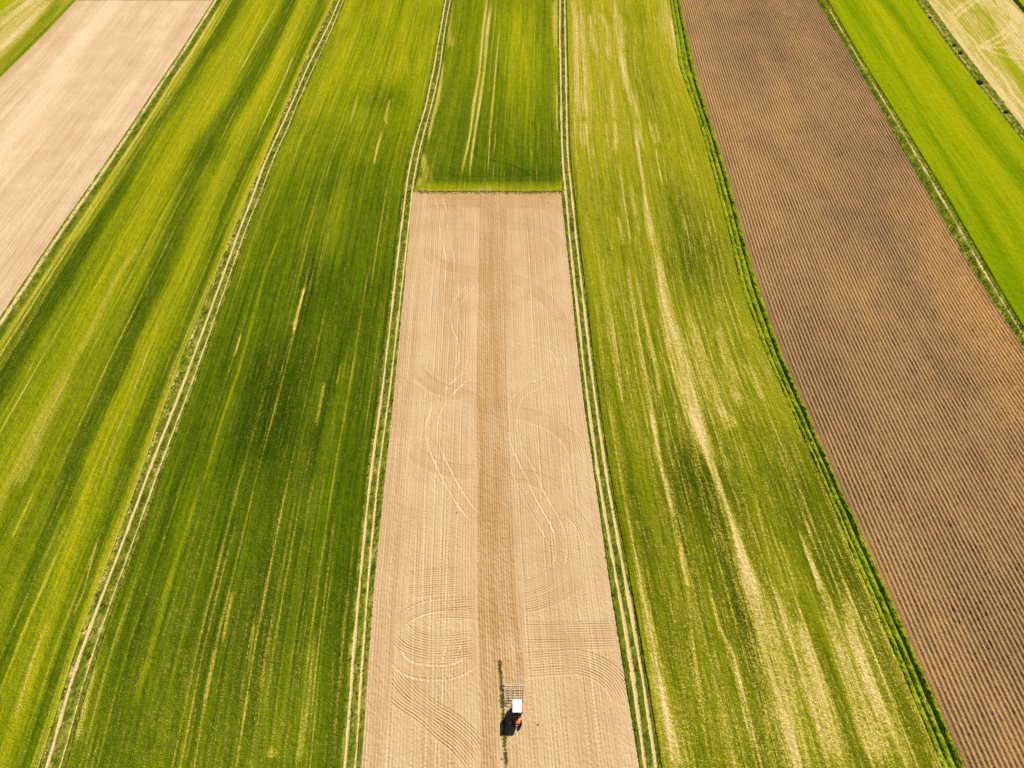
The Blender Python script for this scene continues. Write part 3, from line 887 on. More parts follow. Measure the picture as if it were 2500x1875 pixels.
def wheel(pts, gauge=1.7, w=0.34, k=0.45, tread=True):
    global z, moist, pale
    d, a = near(smooth_pts(pts, 8))
    ok = np.abs(d) < 20
    tot = a[ok].max() if ok.any() else 1.0
    ends = sstep(0, 4, a) * sstep(0, 4, tot - a) if tot < 95 else 1.0
    for sgn in ((-1, 1) if gauge else (0,)):
        e = np.abs(d - sgn * gauge / 2)
        live = ends * (.35 + .9 * fbm(a * .09, d * 0 + sgn * 3, 3)).clip(0, 1)
        m = live * (1 - sstep(w * .35, w * .75, e))
        rim = live * np.exp(-((e - w * .85) / .1) ** 2)
        pale = pale + k * m * (.5 + .7 * vnoise(a * .3, d * 0))
        moist = moist + 0.14 * rim
        z = z - 0.035 * m + 0.02 * rim
        if tread:
            z = z + 0.022 * m * np.sign(np.sin(a * 2 * np.pi / 0.62 + d * 6))
    return


def smear(pts, w, k=0.2):
    """flattened lighter pass"""
    global z, moist, pale
    d, a = near(smooth_pts(pts, 8))
    m = 1 - sstep(w / 2 - .15, w / 2 + .15, np.abs(d))
    z = z * (1 - .6 * m) + .05 * m + m * .02 * np.cos(d * 2 * np.pi / .4)
    moist = moist * (1 - .45 * m) + .06 * m


C4, C3, C2, C7 = (850, 400, 2.765), (850, 900, 2.765), (850, 1400, 2.765), (950, 420, 4.916)
# straight wheelings along the rows, photo pixels
rows_px = [[(1027, 600), (1018, 760), (1006, 950), (991, 1175), (969, 1450), (945, 1875)],
           [(1070, 600), (1058, 800), (1048, 950), (1031, 1175), (1023, 1450), (1015, 1875)],
           [(1096, 650), (1090, 800), (1082, 950), (1073, 1175), (1063, 1450), (1052, 1875)],
           [(1130, 600), (1126, 800), (1120, 950), (1112, 1175), (1100, 1450), (1088, 1875)],
           [(1285, 480), (1298, 600), (1308, 800), (1316, 950), (1330, 1175), (1347, 1450), (1375, 1875)],
           [(1326, 480), (1340, 700), (1352, 850), (1368, 950), (1385, 1175), (1412, 1450), (1455, 1875)],
           [(1248, 650), (1256, 950), (1265, 1175), (1280, 1450), (1305, 1875)],
           [(1385, 950), (1405, 1175), (1428, 1450), (1470, 1875)]]
for p in rows_px:
    wheel(p, 0.0 if p[0][0] in (1027, 1385, 1248) else 1.5, 0.32, 0.36)
# harrow passes and turning loops
tines(C(*C4, [(520, 560), (540, 620), (600, 670), (680, 700), (760, 715), (880, 735)]), 3.0, .42)
tines(C(*C4, [(1060, 775), (1150, 795), (1240, 850), (1330, 920), (1400, 1010), (1440, 1090)]), 3.2, .36)
tines(C(*C4, [(650, 432), (760, 432), (880, 434)]), 3.6, .42)
tines(C(*C4, [(1055, 432), (1180, 434), (1290, 455), (1380, 500), (1430, 560), (1440, 640)]), 3.6, .38)
tines(C(*C4, [(440, 1330), (480, 1420), (560, 1500), (640, 1540)]), 3.0, .36)
tines(C(*C3, [(450, 20), (520, 80), (600, 130), (700, 165), (780, 190), (870, 225)]), 3.4, .36)
tines(C(*C3, [(1090, 300), (1200, 315), (1320, 355), (1430, 420), (1510, 500), (1550, 600)]), 3.6, .38)
tines(C(*C3, [(400, 480), (430, 560), (500, 620), (600, 665), (740, 695), (875, 705)]), 3.6, .42)
tines(C(*C3, [(1100, 730), (1200, 735), (1300, 765), (1400, 815)]), 3.6, .38)
smear(C(*C3, [(1140, 1060), (1280, 1000), (1400, 910), (1500, 830)]), 3.4)
smear(C(*C4, [(1080, 900), (1200, 840), (1330, 760), (1430, 680)]), 3.0)
smear(C(*C4, [(640, 1010), (760, 960), (880, 910)]), 3.0)
smear(C(*C3, [(1150, 1510), (1300, 1460), (1450, 1400), (1580, 1330)]), 3.4)
smear(C(*C3, [(470, 300), (600, 260), (760, 235), (860, 225)]), 2.4)
smear(C(*C3, [(1090, 140), (1180, 90), (1280, 30)]), 2.6)
tines(C(*C3, [(1450, 930), (1530, 1000), (1590, 1090), (1620, 1200)]), 2.6, .3)
tines(C(*C2, [(380, 85), (520, 65), (640, 55), (775, 50)]), 5.2, .40)
tines(C(*C2, [(310, 380), (370, 310), (460, 255), (560, 225), (700, 210), (880, 200)]), 2.6, .34)
tines(C(*C2, [(560, 280), (700, 275), (880, 285)]), 2.0, .34)
tines(C(*C2, [(340, 400), (420, 465), (540, 500), (680, 500), (860, 480)]), 4.6, .40)
tines(C(*C2, [(285, 640), (350, 740), (450, 840), (560, 925), (680, 1000), (780, 1080), (860, 1170), (890, 1240)]), 3.0, .36)
tines(C(*C2, [(285, 800), (380, 880), (500, 960), (620, 1070), (720, 1150), (800, 1240), (850, 1313)]), 2.8, .34)
tines(C(*C2, [(1165, 425), (1350, 425), (1550, 420), (1835, 415)]), 4.6, .40)
tines(C(*C2, [(1185, 620), (1400, 605), (1560, 600), (1680, 640), (1780, 710), (1850, 810), (1880, 900)]), 4.2, .40)
tines(C(*C2, [(1135, 120), (1230, 105), (1330, 60), (1420, 0)]), 3.4, .32)
tines(C(*C2, [(1140, 230), (1280, 205), (1400, 160), (1500, 100), (1560, 40)]), 2.6, .32)
wheel(C(*C4, [(880, 815), (810, 850), (745, 930), (722, 1020), (735, 1110), (770, 1190), (780, 1320), (740, 1420)]), 2.0, .32, .5)
wheel(C(*C4, [(1080, 715), (1180, 660), (1260, 590), (1290, 520)]), 1.8, .28, .36)
wheel(C(*C4, [(1065, 805), (1120, 820), (1175, 870), (1190, 960), (1185, 1060)]), 1.5, .25, .30)
wheel(C(*C4, [(1075, 1280), (1180, 1225), (1290, 1210), (1390, 1250), (1440, 1320), (1430, 1400), (1330, 1460), (1220, 1521)]) +
      C(*C3, [(1240, 110), (1140, 210), (1110, 330), (1120, 450), (1170, 590), (1240, 720), (1300, 860), (1380, 1000), (1430, 1120), (1440, 1250), (1400, 1400)]), 2.0, .32, .5)
wheel(C(*C3, [(860, 10), (740, 95), (650, 190), (590, 300), (565, 420), (590, 540), (650, 680), (730, 830), (810, 950), (885, 1030)]), 2.2, .34, .6)
wheel(C(*C3, [(870, 60), (740, 105), (640, 230), (570, 330), (545, 430)]), 2.0, .3, .4)
wheel(C(*C3, [(1105, 600), (1170, 760), (1250, 920), (1330, 1060), (1390, 1180), (1400, 1330), (1360, 1440)]), 2.0, .3, .4)
wheel(C(*C2, [(345, 430), (320, 520), (345, 590), (420, 645), (540, 668), (680, 665), (790, 625), (885, 555)]), 2.3, .36, .62)
wheel(C(*C2, [(300, 380), (380, 305), (470, 250), (600, 215), (740, 200), (880, 175)]), 2.2, .32, .45)
wheel(C(*C2, [(800, 300), (740, 420), (680, 600), (640, 760)]), 2.2, .3, .36)
wheel(C(*C2, [(820, 300), (860, 430), (888, 520)]), 0, .3, .3)
wheel(C(*C4, [(640, 100), (660, 170), (690, 300), (705, 380)]), 2.0, .3, .3)
wheel(C(*C7, [(560, 240), (600, 330), (640, 470), (660, 700), (705, 880), (730, 1020), (735, 1200), (720, 1376)]), 2.1, .32, .55)
wheel(C(*C7, [(560, 420), (490, 450), (470, 490), (495, 580), (505, 720), (495, 950), (485, 1200)]), 0, .3, .5)
wheel(C(*C7, [(1060, 430), (1035, 600), (1050, 760), (1020, 960), (1050, 1100)]), 0, .3, .4)
wheel(C(*C7, [(1410, 490), (1540, 470), (1650, 520), (1690, 600), (1680, 760), (1640, 900)]), 1.8, .28, .36)
wheel(C(*C7, [(440, 350), (700, 352), (1000, 345), (1330, 352), (1700, 350), (2070, 380)]), 1.8, .26, .34)
wheel(C(*C7, [(440, 395), (800, 395), (1200, 395), (1700, 420), (2080, 440)]), 1.4, .24, .26)
wheel(C(*C7, [(1090, 240), (1150, 330), (1210, 400)]), 1.6, .3, .4)
wheel(C(*C7, [(1200, 240), (1130, 330), (1080, 410)]), 1.6, .3, .4)
tines(C(*C7, [(450, 290), (900, 300), (1400, 290), (2060, 300)]), 3.4, .34)
tines(C(*C7, [(450, 390), (900, 380), (1200, 390)]), 4.0, .26)
tines(C(*C7, [(1400, 400), (1700, 390), (1900, 430), (2060, 540)]), 4.0, .30)
tines(C(*C7, [(520, 440), (700, 440), (800, 490), (850, 580)]), 2.4, .28)
moist += 0.24 * (1 - sstep(500, 520, sh.V))
# fresh dark pass up the middle and orange band on the left
cl = np.interp(sh.V, [472, 560, 800, 950, 1200, 1450, 1545, 1875], [1173, 1170, 1166, 1164, 1166, 1168, 1170, 1173])
cr = np.interp(sh.V, [472, 560, 650, 800, 950, 1150, 1300, 1450, 1545, 1635, 1668], [1234, 1236, 1236, 1236, 1237, 1246, 1254, 1259, 1268, 1280, 1283])
wob = 5.0 * (fbm(Y * .10, Y * 0 + 2) - .5) + 4.0 * (fbm(Y * .7, Y * 0 + 9) - .5)
pas = sstep(-.8, .8, sh.U - cl - wob) * sstep(-.8, .8, cr + wob * .8 - sh.U)
pas *= np.where(sh.V > 1690, sh.U < 1222, 1.0)
pas *= 1 - sstep(1205, 1222, sh.U) * sstep(1610, 1650, sh.V) * (sh.U < 1236)
fade = np.where(sh.V > 1560, np.where(sh.U < 1222, .75, .8), 1.0)
rowm = fbm(sh.row * 2.0, Y * .05, 3)
clod = fbm(X * 2.8, Y * 2.4, 3, .75)
z = z * (1 - pas) + pas * (0.09 + 0.16 * (clod - .5) + .03 * np.cos(sh.row * 2 * np.pi / .45))
moist = moist * (1 - pas) + pas * (0.74 * fade + .6 * (rowm - .5) + .5 * (fbm(sh.row * .5, Y * .03, 3) - .5) + .25 * (fbm(X * .12, Y * .05) - .5))
pale = pale * (1 - pas) + 0.03 * pas
bl = np.interp(sh.V, [470, 950, 1450, 1875], [1043, 1008, 970, 942])
ob = sstep(-.8, .8, bl + .6 * wob - sh.U)
z = z * (1 - ob) + ob * (0.09 + 0.11 * (clod - .5) + .02 * np.cos(sh.row * 2 * np.pi / .5))
moist = moist * (1 - ob) + ob * (0.40 + .55 * (rowm - .5) + .2 * (fbm(sh.row * .8, Y * .01) - .5))
pale = pale * (1 - ob) + 0.05 * ob
# pale dust haze just behind the harrow, painted into the soil colour
pale += .25 * sh.blob(1268, 1655, 18, 14)
o = sh.build('harrowed_field', z, M_tilled, {'moist': moist, 'pale': pale}, skirt=0.4)
tag(o, 'bare tan soil plot with looping wheel marks in the middle', 'harrowed field', kind='structure')

# ------------------------------------------------------------------ verges and tracks
tuft_bank = {}


def tufts(name, pos, h, tint, mat, blades=6, spread=0.16, bw=0.07, lean=0.5, zb=0.0, parent=None):
    """many grass tufts as one mesh: each blade a bent two-piece leaf"""
    n = len(pos)
    N = n * blades
    base = np.repeat(pos, blades, 0)
    hh = np.repeat(h, blades) * rng.uniform(.6, 1.1, N)
    tt = np.repeat(tint, blades) + rng.uniform(-.12, .12, N)
    ang = rng.uniform(0, 2 * np.pi, N)
    r = spread * np.sqrt(rng.random(N))
    bx = base[:, 0] + r * np.cos(ang)
    by = base[:, 1] + r * np.sin(ang)
    bz = base[:, 2] if base.shape[1] > 2 else np.full(N, zb)
    la = ang + rng.uniform(-.7, .7, N)
    ln = hh * lean * rng.uniform(.3, 1.2, N)
    wx, wy = -np.sin(la), np.cos(la)
    w = bw * rng.uniform(.6, 1.3, N)
    v = np.empty((N, 5, 3))
    for k, (f, hz, wd) in enumerate(((0, 0, -.5), (0, 0, .5), (.35, .62, -.42), (.35, .62, .42), (1, 1, 0))):
        v[:, k, 0] = bx + np.cos(la) * ln * f + wx * w * wd
        v[:, k, 1] = by + np.sin(la) * ln * f + wy * w * wd
        v[:, k, 2] = bz + hh * hz - (0.25 * ln if k == 4 else 0)
    i0 = (np.arange(N) * 5)[:, None]
    f = np.concatenate([i0 + np.array([[0, 1, 3]]), i0 + np.array([[0, 3, 2]]), i0 + np.array([[2, 3, 4]])], 0)
    return mesh_from(name, v.reshape(-1, 3), f, mat, True, None, {'tint': np.repeat(tt, 5)}, parent)


def scatter(BL, BR, y0, y1, dens, fn=None):
    """random points between two lines; density falls with distance so that far tufts stay affordable"""
    ys_ = np.linspace(y0, y1, 4000)
    wid = np.abs(BR(ys_) - BL(ys_)).mean()
    n = int(wid * (y1 - y0) * dens)
    y = rng.uniform(y0, y1, n)
    s = rng.random(n)
    x = BL(y) + (BR(y) - BL(y)) * s
    k = np.ones(n, bool) if fn is None else rng.random(n) < fn(s, x, y)
    return x[k], y[k], s[k]


def track(BL, BR, wheels, name, label, lush0=0.5, rut=0.28, base=0.14, extra=None):
    s_ = Sheet(BL, BR, yarray(Y0, Y1, 0.0024, 0.25), 0.13)
    b = np.zeros_like(s_.X)
    for ln, w, k in wheels:
        wn = 0.25 + 0.95 * fbm(s_.Y * .22, s_.Y * 0 + w * 31 + k * 7, 4, .7)
        d = np.abs(s_.X - ln(s_.Y) - .12 * (fbm(s_.Y * .3, s_.Y * 0 + 7) - .5)) / (w * wn)
        b = np.maximum(b, k * (.55 + .8 * fbm(s_.Y * .12, s_.X * 1.5 + k, 3)).clip(0, 1) * (1 - sstep(.5, 1.4, d)))
    lush_ = lush0 + 1.3 * (fbm(s_.X * .9, s_.Y * .6, 4, .7) - .5)
    if extra is not None:
        b, lush_ = extra(s_, b, lush_)
    z_ = 0.02 + base * (1 - sstep(.2, .7, b)) * (0.4 + 1.2 * fbm(s_.X * 2.2, s_.Y * 2.2, 2))
    o_ = s_.build(name, z_, M_verge, {'lush': lush_, 'bare': b}, skirt=0.5)
    tag(o_, label, 'track', kind='structure')


def t1x(s_, b, l):
    rim = np.abs(s_.dl - .45) / .38
    b = np.maximum(b, .48 * (1 - sstep(.5, 1.3, rim)) * (.3 + 1.2 * fbm(s_.Y * .4, s_.Y * 0 + 5, 3)))
    return b, l - .08


track(B_d, B_e, [(LT1L, .37, 1.0), (LT1R, .26, .68)], 'dirt_track', 'pale twin wheel track between the two left green fields', .55, extra=t1x)


def t2x(s_, b, l):
    far = 1 - sstep(460, 480, s_.V)
    b = np.maximum(b, far * .5 * (1 - sstep(0, 1.6, s_.dr)) * fbm(s_.X * .9, s_.Y * .1))
    return b, l


track(B_f, B_g, [(LT2L, .34, .95), (LT2R, .32, .78)], 'dirt_track', 'narrow twin wheel track along the left edge of the bare soil plot', .5, extra=t2x)
track(B_h, B_i, [(LT3L, .44, 1.05), (LT3R, .42, 1.0)], 'dirt_track', 'narrow twin wheel track along the right edge of the bare soil plot', .6)


def vx(s_, b, l):
    d1 = np.abs(s_.dl - 1.1) / .55
    b = np.maximum(b, .75 * (1 - sstep(.5, 1.3, d1)) * (.4 + 1.1 * fbm(s_.X * .8, s_.Y * .08, 3)))
    l = l + .25 * np.exp(-((s_.dl - 2.6) / .8) ** 2)
    return b, l


track(B_c, B_c2, [], 'verge', 'grass verge with a thin worn path between the pale tan field and the banded green field', .5, extra=vx)
def strip_h(sv, x, y):
    """three grass rows with ruts between, height above the soil"""
    sv = sv + .05 * (fbm(y * .05, y * 0 + 3) - .5) + .03 * (fbm(y * .5, y * 0 + 6, 2) - .5)
    p = np.maximum.reduce([.46 * np.clip(1 - ((sv - .15) / .145) ** 2, 0, 1) ** .55,
                           .46 * np.clip(1 - ((sv - .485) / .165) ** 2, 0, 1) ** .55,
                           .72 * np.clip(1 - ((sv - .85) / .165) ** 2, 0, 1) ** .55])
    return p * (.15 + 1.35 * fbm(x * .6, y * .35, 4, .65)) + .7 * p * (fbm(x * 2.4, y * 1.8, 2) - .4)


sh = Sheet(B_j, B_k, yarray(Y0, Y1, 0.0016, 0.14), 0.10)
z = .03 + strip_h(sh.S, sh.X, sh.Y)
o = sh.build('grass_strip', z, M_strip, {'tint': .45 + .5 * (fbm(sh.X * .4, sh.Y * .25, 3) - .5) + .10 - .12 * (sh.S > .7) + .10 * (sh.S < .3)}, skirt=.4)
tag(o, 'tall bright green grass in three long rows beside the ridged soil', 'grass', kind='stuff')


def t4x(s_, b, l):
    d1 = np.abs(s_.S - .68) / .10
    b = np.maximum(b, .72 * (1 - sstep(.4, 1.3, d1)) * (.2 + 1.1 * fbm(s_.Y * .2, s_.Y * 0, 3)))
    b = np.maximum(b, .5 * (1 - sstep(.5, 1.4, np.abs(s_.S - .45) / .06)) * fbm(s_.Y * .2, s_.Y * 0 + 4, 3))
    return b, l


track(B_l, B_m, [], 'dirt_track', 'thin pale path between the ridged soil and the bright green field', .5, extra=t4x)


def t5x(s_, b, l):
    d1 = np.abs(s_.S - .42) / .08
    b = np.maximum(b, .6 * (1 - sstep(.5, 1.4, d1)) * (.5 + .8 * fbm(s_.Y * .2, s_.Y * 0, 3)))
    return b, l


track(B_n, B_o, [], 'verge', 'dull green verge between the bright field and the pale straw field', .42, extra=t5x)
track(B_p, B_q, [], 'verge', 'dark furrow edge in the far right corner', 1.0)

# grass on the verges -------------------------------------------------
def near_line(x, y, ln, w):
    return np.abs(x - ln(y)) < w


def verge_grass(BL, BR, dens, h, tint, keep, label, mat=M_grass, y0=Y0 + 20, y1=400, **kw):
    x, y, s = scatter(BL, BR, y0, y1, dens, keep)
    hh = h * (0.5 + fbm(x * .8, y * .8, 3)) * rng.uniform(.7, 1.25, len(x))
    tn = tint + .9 * (fbm(x * .5, y * .4, 3) - .5) + rng.uniform(-.12, .12, len(x))
    o_ = tufts('verge_grass', np.stack([x, y, 0 * x + .03], -1), hh, tn, mat, **kw)
    tag(o_, label, 'grass', kind='stuff')


verge_grass(B_d, B_e, 7, .36, .42, lambda s, x, y: np.where(near_line(x, y, LT1L, .42) | near_line(x, y, LT1R, .26), 0, np.where(x < LT1L(y) - .4, .6, .8)),
            'rough grass along the leftmost twin wheel track', blades=6, bw=.085)
verge_grass(B_f, B_g, 8, .34, .36, lambda s, x, y: np.where(near_line(x, y, LT2L, .38) | near_line(x, y, LT2R, .34), 0, 1.0),
            'grass along the twin track at the left edge of the bare plot', blades=5, bw=.085)
verge_grass(B_h, B_i, 8, .34, .36, lambda s, x, y: np.where(near_line(x, y, LT3L, .42) | near_line(x, y, LT3R, .42), 0, 1.0),
            'grass along the twin track at the right edge of the bare plot', blades=5, bw=.085)
verge_grass(B_c, B_c2, 4, .24, .50, lambda s, x, y: np.where(np.abs(x - B_c(y) - 1.1) < .5, .25, np.where(x - B_c(y) < 2.0, .5, 1.0)),
            'green verge grass beside the pale tan field', blades=5, bw=.10, y0=20)
verge_grass(B_l, B_m, 6, .5, .45, lambda s, x, y: np.where(np.abs(s - .68) < .1, 0, np.where(s < .4, 1.0, .6)),
            'grass along the thin path right of the ridged soil', blades=5, bw=.10, y0=70)
verge_grass(B_n, B_o, 5, .42, .32, lambda s, x, y: np.where(np.abs(s - .42) < .07, .1, .8),
            'dull verge grass by the pale straw field', blades=5, bw=.11, y0=130)
verge_grass(B_p, B_q, 6, .7, .0, lambda s, x, y: np.ones_like(x), 'dark grass line in the far right corner', blades=5, bw=.12, y0=170, mat=M_bush)


# straggling straw and grass along the far end of the bare plot
n = 2600
ya = YP + rng.normal(-.1, .55, n) + .8 * (fbm(np.arange(n) * 0.0, np.arange(n) * .0) - .5)
xa = B_g(ya) + (B_h(ya) - B_g(ya)) * rng.random(n)
ka = rng.random(n) < .25 + 1.1 * (fbm(xa * .5, xa * 0 + 2, 3) - .3)
xa, ya = xa[ka], ya[ka]
o = tufts('verge_grass', np.stack([xa, ya, 0 * xa + .08], -1), rng.uniform(.06, .20, len(xa)), rng.uniform(.65, 1.3, len(xa)), M_grass, blades=5, spread=.2, bw=.10, lean=1.0)
tag(o, 'straggling straw and grass along the far end of the bare soil plot', 'grass', kind='stuff')

# loose blades over the tall grass strip
x, y, s = scatter(B_j, B_k, Y0 + 20, 400, 5.0)
hz = strip_h(s, x, y)
kp = hz > .22
x, y, s, hz = x[kp], y[kp], s[kp], hz[kp]
tn = .55 + .7 * (fbm(x * .4, y * .25, 3) - .5) + .12 - .12 * (s > .7)
o = tufts('tall_grass', np.stack([x, y, .8 * hz], -1), rng.uniform(.15, .38, len(x)), tn, M_deep, blades=5, spread=.16, bw=.09, lean=.9)
tag(o, 'loose blades over the tall grass rows beside the ridged soil', 'grass', kind='stuff')

# weeds left standing in front of and beside the tractor
WL = Line([(1221, 1612), (1222, 1640), (1225, 1680), (1229, 1730), (1231, 1790), (1234, 1830), (1237, 1875)], 1.0)
yw0, yw1 = float(g(1237, 1960)[1]), float(g(1221, 1613)[1])
n = 900
y = rng.uniform(yw0, yw1, n)
x = WL(y) + rng.normal(0, .12, n) + .12 * (fbm(y * 1.2, y * 0) - .5)
keep = rng.random(n) < np.clip(fbm(y * 1.6, y * 0 + 8, 2) * 1.3 + .1, .3, 1)
x, y = x[keep], y[keep]
o = tufts('weed_row', np.stack([x, y, 0 * x + .08], -1), rng.uniform(.10, .26, len(x)), .6 + .8 * (fbm(x * 2, y * 2, 2) - .5), M_weed, blades=6, spread=.09, bw=.07, lean=.8)
tag(o, 'narrow row of green weeds left standing beside the tractor', 'weeds', kind='stuff')


# small dark shrubs in the far right verge
def shrub(u, v, r, h, label):
    cx, cy = g(u, v)
    n_ = int(260 * r)
    a = rng.uniform(0, 2 * np.pi, n_)
    rr = r * np.sqrt(rng.random(n_)) * rng.uniform(.5, 1.0, n_)
    p = np.stack([rr * np.cos(a), rr * np.sin(a), h * rng.uniform(0.05, .75, n_) * (1 - (rr / r) ** 2 * .7)], -1)
    root = bpy.data.objects.new('shrub', None)
    col.objects.link(root)
    root.location = (float(cx), float(cy), 0)
    tag(root, label, 'shrub', 'dark shrubs in the far right verge')
    tufts('foliage', p, np.full(n_, .35), rng.uniform(.1, .7, n_), M_bush, blades=5, spread=.18, bw=.13, lean=.9, parent=root)
    st = []
    fs = []
    for k in range(5):
        a0 = k * 1.26 + .3
        b0 = len(st)
        for j in range(4):
            q = a0 + j * 1.57
            st.append((.10 * math.cos(a0) + .03 * math.cos(q), .10 * math.sin(a0) + .03 * math.sin(q), -.05))
        st.append((r * .5 * math.cos(a0), r * .5 * math.sin(a0), h * .7))
        for j in range(4):
            fs.append((b0 + j, b0 + (j + 1) % 4, b0 + 4))
    mesh_from('stem', np.array(st), np.array(fs), M_stem, True, None, {'tint': np.zeros(len(st))}, root)


ms = NT('stem_bark', .9)
M_stem = ms.out(ms.ramp(ms.noise(ms.obj(), 6.0), [(0.3, (.06, .045, .03)), (.7, (.13, .10, .07))]))
shrub(2391, 203, 1.2, .8, 'largest dark shrub in the verge left of the pale straw field')
shrub(2329, 112, .6, .5, 'small dark shrub in the verge, up beyond the largest shrub')
shrub(2344, 131, .6, .6, 'dark shrub just short of the small one beyond the largest shrub')
shrub(2270, 45, .5, .5, 'dark shrub closest to the top edge of the photo in the far right verge')
shrub(2455, 275, .7, .5, 'dark shrub nearest the right edge of the photo in the far right verge')

# ------------------------------------------------------------------ tractor
def paint(name, c, rough=.4, spec=.5, dirt=.35, metal=0.0):
    m = NT(name, rough, spec)
    m.b.inputs['Metallic'].default_value = metal
    n_ = m.noise(m.obj(), 5.0, 5.0, .7)
    f = m.math('MULTIPLY', m.smooth(n_, .45, .75), dirt)
    return m.out(m.mix(f, c, (.36, .25, .15)), n_, .1, .01)


P_red = paint('orange_red_paint', (.52, .085, .018), .35)
P_white = paint('white_roof_paint', (.86, .86, .86), .4, dirt=.08)
P_dark = paint('dark_metal', (.03, .03, .033), .5)
P_tyre = paint('tyre_rubber', (.022, .021, .021), .85, .2, dirt=.3)
P_rim = paint('rim_paint', (.55, .50, .42), .5)
P_glass = NT('cab_glass', .08, .5)
P_glass.b.inputs['Base Color'].default_value = (.05, .06, .065, 1)
P_glass.b.inputs['Transmission Weight'].default_value = .6
P_glass = P_glass.m
P_lamp = NT('lamp_glass', .15, .5)
P_lamp.b.inputs['Base Color'].default_value = (.8, .8, .78, 1)
P_lamp = P_lamp.m
P_dust = paint('dusty_steel', (.56, .43, .28), .7, dirt=.5)
P_tine = paint('soil_worn_steel', (.12, .085, .06), .7, dirt=.5)
P_seat = paint('seat_vinyl', (.05, .045, .04), .6)


class MB:
    def __init__(self):
        self.b = bmesh.new()

    def box(self, c, s, rot=None, bevel=.02, taper=None):
        r = bmesh.ops.create_cube(self.b, size=1.0)
        vs = r['verts']
        for v in vs:
            k = 1.0
            if taper and v.co.z > 0:
                v.co.x *= taper[0]
                v.co.y *= taper[1]
            v.co = Vector((v.co.x * s[0], v.co.y * s[1], v.co.z * s[2]))
        if bevel:
            es = list({e for v in vs for e in v.link_edges})
            rb = bmesh.ops.bevel(self.b, geom=es, offset=bevel, segments=2, affect='EDGES', profile=.5)
            vs = list({v for f in rb['faces'] for v in f.verts} | {v for v in vs if v.is_valid})
        M = Matrix.Translation(c) @ (rot.to_4x4() if rot else Matrix.Identity(4))
        bmesh.ops.transform(self.b, matrix=M, verts=vs)
        return self

    def tube(self, p, q, r, seg=10, r2=None):
        p, q = Vector(p), Vector(q)
        d = q - p
        M = Matrix.Translation((p + q) / 2) @ d.to_track_quat('Z', 'Y').to_matrix().to_4x4()
        bmesh.ops.create_cone(self.b, cap_ends=True, segments=seg, radius1=r, radius2=r if r2 is None else r2, depth=d.length, matrix=M)
        return self

    def lathe_x(self, prof, c, seg=36):
        """profile (x, radius) turned round the x axis through c"""
        rings = []
        for (px, pr) in prof:
            rings.append([self.b.verts.new((c[0] + px, c[1] + pr * math.cos(2 * math.pi * k / seg), c[2] + pr * math.sin(2 * math.pi * k / seg))) for k in range(seg)])
        for a, b in zip(rings[:-1], rings[1:]):
            for k in range(seg):
                self.b.faces.new((a[k], a[(k + 1) % seg], b[(k + 1) % seg], b[k]))
        return self

    def build(self, name, mat, parent=None, smooth=False):
        bmesh.ops.recalc_face_normals(self.b, faces=self.b.faces)
        me = bpy.data.meshes.new(name)
        self.b.to_mesh(me)
        self.b.free()
        for p in me.polygons:
            p.use_smooth = smooth
        me.materials.append(mat)
        o_ = bpy.data.objects.new(name, me)
        col.objects.link(o_)
        if parent:
            o_.parent = parent
        return o_


fx, fy = g(1262.5, 1751)
TX, TY = float(fx), float(fy) + 1.05
GZ = 0.08
tr = bpy.data.objects.new('tractor', None)
col.objects.link(tr)
tr.location = (TX, TY, GZ)
tag(tr, 'small orange-red tractor with a white square cab roof driving on the bare soil', 'tractor')


def wheel_part(name, x, y, r, w, lug, parent):
    s = 1 if x > 0 else -1
    t = MB()
    t.lathe_x([(-w * .36, r * .60), (-w * .5, r * .72), (-w * .5, r * .90), (-w * .38, r * .965), (0, r * .985), (w * .38, r * .965), (w * .5, r * .90), (w * .5, r * .72), (w * .36, r * .60)], (x, y, r))
    if lug:
        for k in range(20):
            a = 2 * math.pi * k / 20
            for sd in (-1, 1):
                aa = a + (.157 if sd > 0 else 0)
                R = Matrix.Rotation(aa, 3, 'X') @ Matrix.Rotation(sd * .6, 3, 'Z')
                c = Vector((x + sd * w * .25, y, r)) + Matrix.Rotation(aa, 3, 'X') @ Vector((0, 0, r * .985))
                t.box(c, (w * .58, .045, .06), R, 0)
    root_ = bpy.data.objects.new(name, None)
    col.objects.link(root_)
    root_.parent = parent
    t.build('tyre', P_tyre, root_, smooth=False)
    m = MB()
    m.lathe_x([(s * w * .36, r * .60), (s * w * .34, r * .55), (s * w * .10, r * .50), (s * w * .12, r * .22), (s * w * .30, r * .16), (s * w * .32, 0.001)], (x, y, r), 24)
    m.lathe_x([(-s * w * .36, r * .60), (-s * w * .3, r * .54), (-s * w * .05, r * .5), (-s * w * .05, 0.001)], (x, y, r), 24)
    for k in range(6):
        a = 2 * math.pi * k / 6
        m.tube((x + s * w * .13, y + .3 * r * math.cos(a), r + .3 * r * math.sin(a)), (x + s * w * .22, y + .3 * r * math.cos(a), r + .3 * r * math.sin(a)), .02, 6)
    m.build('rim', P_rim, root_, smooth=False)


